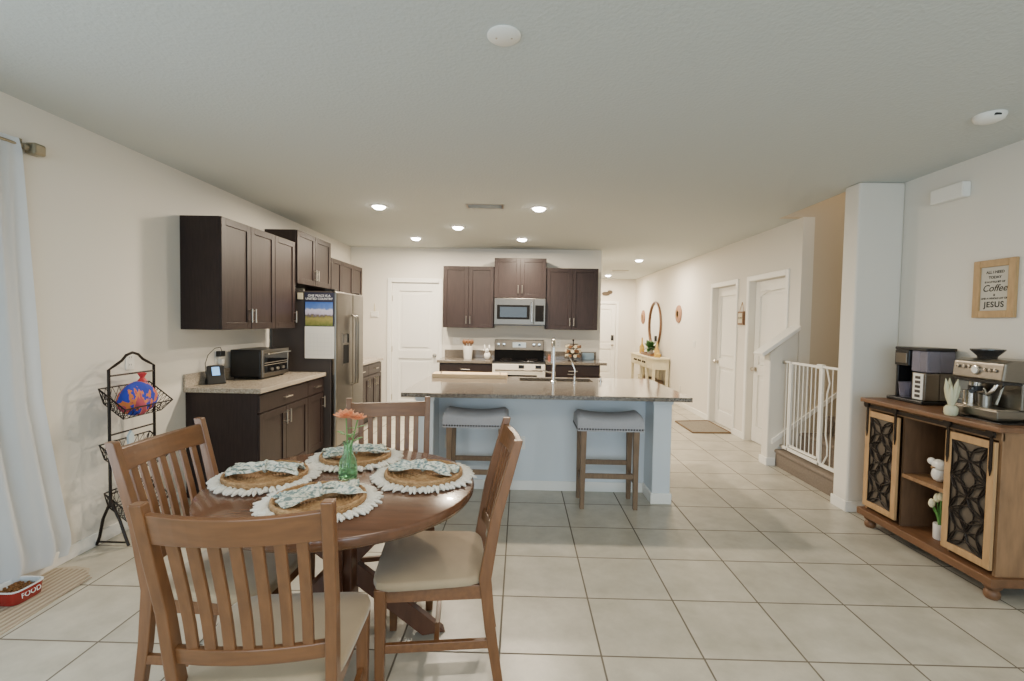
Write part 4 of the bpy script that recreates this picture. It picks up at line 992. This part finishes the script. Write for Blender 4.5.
def barn_door(y0, y1):
    z0, z1 = .165, .875; x0, x1 = BX0-.008, BX0+.010; w = .042
    b = MB(); b.box(x0, x1, y0, y0+w, z0, z1); b.box(x0, x1, y1-w, y1, z0, z1); b.box(x0, x1, y0+w, y1-w, z0, z0+w); b.box(x0, x1, y0+w, y1-w, z1-w, z1)
    d = b.build('barn_door', M_PINEL, t, bevel=.002)
    MB().box(x1-.006, x1-.002, y0+w, y1-w, z0+w, z1-w).build('glass', M_SHADOWBOX, d)
    g = MB(); ya, yb, za, zb = y0+w, y1-w, z0+w, z1-w; W_ = yb-ya; Ht = zb-za
    S = W_/2; rows = round(Ht/S); Sz = Ht/rows
    def petal(p, q):
        p = Vector(p); q = Vector(q); d_ = q-p; nrm = Vector((-d_.y, d_.x)); 
        for s in (-1, 1):
            if abs(d_.x) < 1e-5 and ((p.x < ya+.01 and s == 1) or (p.x > yb-.01 and s == -1)): continue
            if abs(d_.y) < 1e-5 and ((p.y < za+.01 and s == -1) or (p.y > zb-.01 and s == 1)): continue
            pts = [p+d_*k/8+nrm*s*.22*math.sin(PI*k/8) for k in range(9)]
            g.tube([(x0+.005, v.x, v.y) for v in pts], .0046, 6)
    for j in range(0, rows+1):
        for i in range(0, 3):
            if (i+j) % 2: continue
            c = (ya+i*S, za+j*Sz)
            for di, dj in ((1, 1), (1, -1), (-1, 1), (-1, -1), (2, 0), (0, 2)):
                e = (ya+(i+di)*S, za+(j+dj)*Sz)
                if 0 <= i+di <= 2 and 0 <= j+dj <= rows and (di > 0 or di == 0) : petal(c, e)
    for j in range(0, rows+1, 1): pass
    g.box(x0+.004, x0+.01, ya, ya+.004, za, zb); g.box(x0+.004, x0+.01, yb-.004, yb, za, zb)
    g.build('scrollwork', M_IRON, d)
    for y in (y0+w*.5, y1-w*.5):
        h = MB(); h.box(x0-.006, x0-.001, y-.009, y+.009, z1-.15, BZ1-.02)
        h.prism([(y-.009, z1-.15), (y+.009, z1-.15), (y, z1-.19)], 'yz', x0-.006, x0-.001)
        h.cyl((x0-.018, y, BZ1-.012), (x0-.002, y, BZ1-.012), .024, n=18); h.build('roller_hanger', M_IRON, d)
barn_door(3.345, 3.655); barn_door(2.665, 2.975)

CZ = BZ1+.03
# drip coffee machine
t = thing('coffee_maker', 'black drip coffee maker with lilac water tank at the far end of the buffet', 'coffee maker', (2.9, 3.485, CZ))
MB().box(2.74, 2.985, 3.345, 3.665, CZ, CZ+.025).build('base_plate', M_BLACK, t, bevel=.006)
MB().box(2.88, 2.985, 3.375, 3.635, CZ+.025, CZ+.37).build('tower', M_BLACK, t, bevel=.006)
MB().box(2.79, 2.985, 3.625, 3.645, CZ+.025, CZ+.37).build('side_panel', M_BLACK, t, bevel=.004)
MB().box(2.775, 2.985, 3.365, 3.645, CZ+.37, CZ+.39).build('lid', M_BLACK, t, bevel=.005)
hd = MB().box(2.775, 2.88, 3.515, 3.645, CZ+.255, CZ+.37).build('brew_head', M_BLACK, t, bevel=.008)
MB().box(2.771, 2.776, 3.53, 3.63, CZ+.275, CZ+.345).build('badge_plate', M_STEEL, hd, bevel=.003)
MB().box(2.79, 2.98, 3.37, 3.51, CZ+.22, CZ+.368).build('water_tank', M_LILAC, t, bevel=.01)
MB().box(2.78, 2.88, 3.37, 3.485, CZ+.025, CZ+.215).build('steel_housing', M_STEEL, t, bevel=.005)
MB().box(2.88, 2.984, 3.369, 3.375, CZ+.03, CZ+.215).build('steel_side', M_STEEL, t)
cpn = MB().box(2.776, 2.781, 3.385, 3.47, CZ+.03, CZ+.21).build('control_panel', M_WHITE, t, bevel=.002)
for r_ in range(5): MB().box(2.774, 2.7765, 3.405, 3.45, CZ+.045+r_*.032, CZ+.065+r_*.032).build('button', M_FRSIDE, cpn, bevel=.002)
MB().lathe([(.04, 0), (.042, .01), (.05, .11), (.046, .11), (.036, .012), (.001, .01)], (2.815, 3.57, CZ+.025), 20).build('carafe', M_CLEAR, t, smooth=True)
# espresso machine
EX0, EX1, EY0, EY1 = 2.70, 2.985, 2.755, 3.08
tag(MB().box(2.655, 3.005, 2.70, 3.085, CZ, CZ+.005).build('counter_mat', M_BLACK, bevel=.002), 'thin black mat under the espresso machine', 'mat')
EZ = CZ+.005
t = thing('espresso_machine', 'stainless espresso machine with bean hopper at the near end of the buffet', 'espresso machine', (2.84, 2.93, EZ))
b = MB(); b.box(EX0-.02, EX1, EY0, EY1, EZ+.012, EZ+.06); b.box(EX0, EX1, EY0+.02, EY1-.02, EZ, EZ+.012); b.build('drip_base', M_STEEL, t, bevel=.01, seg=3)
MB().box(EX0-.005, EX0+.12, EY0+.02, EY1-.02, EZ+.06, EZ+.064).build('drip_grate', M_NICKEL, t)
MB().box(EX0+.12, EX1, EY0+.008, EY1-.008, EZ+.06, EZ+.22).build('rear_body', M_STEEL, t, bevel=.006)
up = MB().prism([(EX0, EZ+.225), (EX1, EZ+.20), (EX1, EZ+.345), (EX0+.05, EZ+.345), (EX0+.012, EZ+.33)], 'xz', EY0, EY1).build('head_housing', M_STEEL, t, bevel=.012, seg=3)
MB().box(EX0+.012, EX0+.2, EY0+.01, EY1-.01, EZ+.205, EZ+.228).build('brew_underside', M_BLACK, t, bevel=.004)
for i, y in enumerate((3.04, 3.0, 2.965)): MB().lathe([(.011, 0), (.01, -.006), (.001, -.007)], (EX0+.003, y, EZ+.295), 14, 'x').build('button', M_CHROME, up, smooth=True)
for i, y in enumerate((2.865, 2.835, 2.805)): MB().lathe([(.011, 0), (.01, -.006), (.001, -.007)], (EX0+.003, y, EZ+.285), 14, 'x').build('button', M_CHROME, up, smooth=True)
gg = MB().lathe([(.027, .004), (.027, -.008), (.023, -.01), (.001, -.01)], (EX0+.003, 2.92, EZ+.28), 24, 'x').build('pressure_gauge', M_CHROME, up, smooth=True)
MB().lathe([(.02, -.0105), (.001, -.0115)], (EX0+.003, 2.92, EZ+.28), 20, 'x').build('gauge_dial', M_WHITE, gg)
MB().lathe([(.024, 0), (.022, -.022), (.001, -.024)], (EX0+.16, EY0, EZ+.275), 20, 'y').build('steam_knob', M_CHROME, up, smooth=True)
hp = MB().lathe([(.045, 0), (.047, .012), (.078, .045), (.082, .05), (.077, .05), (.045, .016), (.001, .016)], (EX0+.14, 3.0, EZ+.345), 32).build('bean_hopper', mat('smoked_plastic', (70, 66, 64), .1, trans=.5), t, smooth=True)
MB().lathe([(.081, .05), (.081, .056), (.03, .062), (.001, .062)], (EX0+.14, 3.0, EZ+.345), 32).build('hopper_lid', mat('smoked_lid', (52, 52, 52), .15), hp, smooth=True)
MB().cyl((EX0+.07, 2.99, EZ+.21), (EX0+.07, 2.99, EZ+.175), .034, .03, 20).build('group_head', M_CHROME, t, smooth=True)
pf_ = MB().cyl((EX0+.07, 2.99, EZ+.178), (EX0+.07, 2.99, EZ+.15), .036, .034, 20).build('portafilter', M_BLACK, t, smooth=True)
MB().tube([(EX0+.04, 2.98, EZ+.162), (EX0+.0, 2.94, EZ+.16), (EX0-.035, 2.90, EZ+.155)], [.009, .012, .013], 12).build('handle', M_BLACK, pf_, smooth=True)
MB().tube([(EX0+.07, EY0+.06, EZ+.21), (EX0+.05, EY0+.055, EZ+.17), (EX0+.02, EY0+.05, EZ+.09)], .006, 8).build('steam_wand', M_CHROME, t, smooth=True)
MB().tube([(EX0+.05, EY0+.08, EZ+.21), (EX0+.035, EY0+.085, EZ+.17), (EX0+.03, EY0+.115, EZ+.14), (EX0+.035, EY0+.14, EZ+.17)], .011, 10).build('grind_cradle', M_CHROME, t, smooth=True)
t = thing('milk_pitcher', 'small steel milk pitcher on the espresso machine drip tray', 'pitcher', (EX0+.055, 3.0, EZ+.064))
MB().lathe([(.034, 0), (.036, .01), (.033, .06), (.036, .085), (.033, .085), (.03, .06), (.032, .01), (.001, .008)], (EX0+.05, 3.0, EZ+.064), 22).build('pitcher_body', M_CHROME, t, smooth=True)
MB().tube([(EX0+.05, 3.035, EZ+.14), (EX0+.04, 3.062, EZ+.13), (EX0+.04, 3.06, EZ+.09), (EX0+.05, 3.034, EZ+.08)], .004, 8).build('handle', M_CHROME, t, smooth=True)
t = thing('steel_canister', 'round steel tamper canister right of the milk pitcher', 'canister', (EX0+.06, 2.915, EZ+.064))
MB().cyl((EX0+.06, 2.915, EZ+.064), (EX0+.06, 2.915, EZ+.135), .03, n=20).build('canister_body', M_STEEL, t, smooth=True); MB().cyl((EX0+.06, 2.915, EZ+.135), (EX0+.06, 2.915, EZ+.142), .031, n=20).build('lid', M_BLACK, t)
# sage cactus ornament between the machines
t = thing('cactus_ornament', 'pale sage spiky plant ornament in front of the espresso machine', 'ornament', (2.625, 2.985, CZ))
MB().lathe([(.028, 0), (.034, .012), (.034, .045), (.024, .06), (.001, .06)], (2.625, 2.985, CZ), 18).build('pot', M_SAGE, t, smooth=True)
for k in range(7):
    a = 2*PI*k/7+.3; lean = .036 if k else 0
    MB().loft([[(2.625+lean*f*math.cos(a)+w*math.cos(q), 2.985+lean*f*math.sin(a)+w*math.sin(q), CZ+.055+(.17 if k % 2 else .13)*f) for q in [2*PI*j/8 for j in range(8)]] for f, w in ((0, .012), (.4, .016), (.8, .01), (1, .001))]).build('leaf', M_SAGE, t, smooth=True)

# things on the open shelves
t = thing('ceramic_bird', 'white ceramic bird figurine on the upper open shelf', 'figurine', (2.72, 3.155, .50))
b = MB(); b.sphere((2.72, 3.155, .55), (.04, .045, .05)); b.sphere((2.715, 3.15, .61), (.035, .05, .038)); b.build('body', M_CERAM, t, smooth=True)
MB().sphere((2.70, 3.19, .625), (.02, .03, .024)).build('wing', M_CERAM, t, smooth=True)
MB().prism([(3.14, .60), (3.16, .60), (3.15, .59)], 'yz', 2.665, 2.69).build('beak', M_WICKER, t)
t = thing('tulip_pot', 'white pot of cream tulips on the lower open shelf', 'potted flowers', (2.72, 3.13, BZ0))
MB().lathe([(.03, 0), (.034, .005), (.036, .10), (.03, .10), (.001, .09)], (2.72, 3.13, BZ0), 20).build('pot', M_CERAM, t, smooth=True)
for k, (dx, dy, h_) in enumerate(((0, .03, .24), (.0, .0, .26), (.02, -.02, .21), (-.02, .045, .20))):
    s_ = MB().tube([(2.72, 3.13, BZ0+.09), (2.72+dx*.5, 3.13+dy*.5, BZ0+.16), (2.72+dx, 3.13+dy, BZ0+h_)], .004, 6).build('stem', M_STEM, t, smooth=True)
    MB().sphere((2.72+dx, 3.13+dy, BZ0+h_+.018), (.019, .019, .03)).build('bloom', M_CREAMP, s_, smooth=True)
b = MB()
for k in range(6):
    a = k*1.05
    def lf(u, v, a=a): 
        r = .01+.035*u*u; w = .01*math.sin(PI*min(1, u+.1))*(v*2-1); return (2.72+r*math.cos(a)-w*math.sin(a), 3.13+r*math.sin(a)+w*math.cos(a), BZ0+.09+.13*u)
    b.grid(lf, 5, 2)
b.build('leaves', M_STEM, t, smooth=True, solid=.001)

# ------------------------------------------------------------------ right wall and ceiling items
WX = 3.02
t = thing('framed_sign', 'light wood framed coffee saying hanging on the right wall', 'framed sign', (WX, 3.18, 1.565))
y0, y1, z0, z1 = 3.018, 3.295, 1.565, 1.935
b = MB(); w = .045
b.box(WX-.022, WX, y0, y0+w, z0, z1); b.box(WX-.022, WX, y1-w, y1, z0, z1); b.box(WX-.022, WX, y0+w, y1-w, z0, z0+w); b.box(WX-.022, WX, y0+w, y1-w, z1-w, z1)
b.build('frame', mat('sign_frame_oak', (188, 152, 104), .5, var=.2, vscale=6, stretch=(8, 8, 2)), t, bevel=.003)
MB().box(WX-.010, WX-.004, y0+w, y1-w, z0+w, z1-w).build('print_panel', mat('sign_paper', (196, 190, 176), .8), t)
ym = (y0+y1)/2; zz = z0+w
for s_, body, sz in ((.245, 'ALL I NEED', .024), (.212, 'TODAY', .024), (.183, 'IS A LITTLE BIT OF', .0165), (.142, 'Coffee', .06), (.1, '&', .02), (.078, 'AND A WHOLE LOT OF', .016), (.038, 'JESUS', .05)):
    text(body, sz, (WX-.0105, ym, zz+s_), (PI/2, 0, -PI/2), t, M_INK, bold=.0012 if body == 'JESUS' else .0005, shear=.3 if body == 'Coffee' else 0., spx=1.12 if body == 'JESUS' else 1.)
t = thing('door_chime', 'white door chime box high on the right wall', 'door chime', (WX, 3.5, 2.4))
MB().box(WX-.055, WX, 3.37, 3.63, 2.385, 2.49).build('cover', M_WHITE, t, bevel=.006)
MB().box(WX-.05, WX-.004, 3.366, 3.37, 2.392, 2.483).build('end_cap', M_TRIM, t)
t = thing('smoke_detector', 'white round smoke detector on the ceiling at the right', 'smoke detector', (2.50, 2.70, H))
MB().lathe([(.07, 0), (.07, -.012), (.062, -.028), (.04, -.038), (.001, -.04)], (2.50, 2.70, H), 32).build('housing', M_WHITE, t, smooth=True)
MB().box(2.47, 2.50, 2.632, 2.645, H-.024, H-.014).build('sounder_slot', M_BLACK, t)
t = thing('ceiling_cover', 'blank white round cover plate on the ceiling near the top centre', 'ceiling cover', (-.087, 2.0, H))
MB().lathe([(.068, 0), (.068, -.006), (.06, -.012), (.001, -.013)], (-.087, 2.0, H), 36).build('disc', M_WHITE, t, smooth=True)
for x in (-.118, -.056): MB().cyl((x, 2.0, H-.0125), (x, 2.0, H-.015), .004, n=8).build('screw', M_NICKEL, t)
LP = [(-1.456, 4.948, 'recessed light at the left end of the nearer ceiling row over the kitchen'), (-.788, 5.989, 'recessed light behind the ceiling vent at its left'), (-1.484, 6.821, 'recessed light over the pantry door end of the kitchen'),
      (.165, 4.948, 'recessed light at the right of the ceiling vent'), (0, 6.784, 'recessed light in front of the microwave cabinet'), (2.106, 8.82, 'recessed light over the hall, nearer one'), (2.06, 11.65, 'recessed light over the hall, farther one by the front door')]
for i, (x, y, lb) in enumerate(LP):
    t = thing('recessed_light', lb, 'ceiling light', (x, y, H), 0, 'recessed ceiling lights')
    MB().lathe([(.088, 0), (.088, -.006), (.07, -.009), (.062, -.003), (.062, 0)], (x, y, H), 28).build('trim_ring', M_WHITE, t, smooth=True)
    MB().lathe([(.066, -.001), (.06, -.016), (.04, -.03), (.001, -.034)], (x, y, H), 24).build('lens', M_LAMP, t, smooth=True)
    ld = bpy.data.lights.new('downlight', 'AREA'); ld.shape = 'DISK'; ld.size = .13; ld.energy = 44 if i < 5 else 54; ld.color = (1, .84, .64)
    lo = bpy.data.objects.new('downlight', ld); C.objects.link(lo); lo.location = (x, y, H-.04)
def vent(x, y, w, d, label, n):
    t = thing('ceiling_vent', label, 'vent', (x, y, H), 0, 'white ceiling air vents')
    b = MB(); b.box(x-w/2, x+w/2, y-d/2, y-d/2+.02, H-.008, H); b.box(x-w/2, x+w/2, y+d/2-.02, y+d/2, H-.008, H); b.box(x-w/2, x-w/2+.02, y-d/2+.02, y+d/2-.02, H-.008, H); b.box(x+w/2-.02, x+w/2, y-d/2+.02, y+d/2-.02, H-.008, H)
    b.build('frame', M_NICKEL, t)
    MB().box(x-w/2+.02, x+w/2-.02, y-d/2+.02, y+d/2-.02, H-.002, H-.0005).build('duct', M_FRSIDE, t)
    for k in range(n):
        yy = y-d/2+.03+k*(d-.06)/(n-1); b = MB(); b.loft([[(x-w/2+.02, yy-.008, H-.012), (x+w/2-.02, yy-.008, H-.012), (x+w/2-.02, yy+.006, H-.003), (x-w/2+.02, yy+.006, H-.003)], [(x-w/2+.02, yy-.008, H-.0105), (x+w/2-.02, yy-.008, H-.0105), (x+w/2-.02, yy+.006, H-.0015), (x-w/2+.02, yy+.006, H-.0015)]])
        b.build('louvre', M_WHITE, t)
vent(-.376, 4.892, .37, .17, 'white louvred ceiling vent between the recessed kitchen lights', 6)
vent(2.12, 10.6, .36, .17, 'white louvred ceiling vent over the hall between its lights', 6)

# ------------------------------------------------------------------ lights and world
def area(name, loc, rot, sx, sy, e, col):
    l = bpy.data.lights.new(name, 'AREA'); l.shape = 'RECTANGLE'; l.size = sx; l.size_y = sy; l.energy = e; l.color = col
    o = bpy.data.objects.new(name, l); C.objects.link(o); o.location = loc; o.rotation_euler = rot; return o
area('sliding_door_daylight', (.2, -2.9, 1.25), (PI/2, 0, 0), 4.0, 2.1, 105, (.66, .85, 1))
area('window_daylight', (XL-.1, 1.1, 1.2), (0, -PI/2, 0), 1.9, 1.9, 40, (.8, .92, 1))
l = bpy.data.lights.new('warm_fill', 'AREA'); l.shape = 'DISK'; l.size = 1.2; l.energy = 30; l.color = (1, .9, .76)  # unseen warm fill, added to brighten the floor near the camera
o = bpy.data.objects.new('warm_fill', l); C.objects.link(o); o.location = (.4, .4, 2.5)
l = bpy.data.lights.new('stairwell_fill', 'POINT'); l.shadow_soft_size = .15; l.energy = 22; l.color = (1, .8, .56)  # unseen warm light added to colour the upper stairwell
o = bpy.data.objects.new('stairwell_fill', l); C.objects.link(o); o.location = (4.2, 4.6, 4.1)
w = bpy.data.worlds.new('World'); bpy.context.scene.world = w; w.use_nodes = True
bg = w.node_tree.nodes['Background']; bg.inputs[0].default_value = (.8, .9, 1, 1); bg.inputs[1].default_value = .7

# ------------------------------------------------------------------ camera
p, y, r, h = math.radians(2.159), math.radians(-.986), math.radians(.949), 1.486
cp, sp, cy, sy, cr, sr = math.cos(p), math.sin(p), math.cos(y), math.sin(y), math.cos(r), math.sin(r)
Ry = Matrix(((cy, -sy, 0), (sy, cy, 0), (0, 0, 1))); B = Matrix(((1, 0, 0), (0, 0, -1), (0, 1, 0)))
Rp = Matrix(((1, 0, 0), (0, cp, -sp), (0, sp, cp))); Rr = Matrix(((cr, -sr, 0), (sr, cr, 0), (0, 0, 1)))
M = Rr @ Rp @ B @ Ry
cam = bpy.data.cameras.new('camera'); co = bpy.data.objects.new('camera', cam); C.objects.link(co)
rot = Matrix((M[0], -Vector(M[1]), -Vector(M[2]))).transposed().to_4x4()
co.matrix_world = Matrix.Translation((0, 0, h)) @ rot
cam.sensor_width = 36; cam.lens = 486.04*36/1024; cam.clip_start = .05
bpy.context.scene.camera = co
vs = bpy.context.scene.view_settings
vs.view_transform = 'AgX'; vs.look = 'AgX - Base Contrast'; vs.exposure = .4
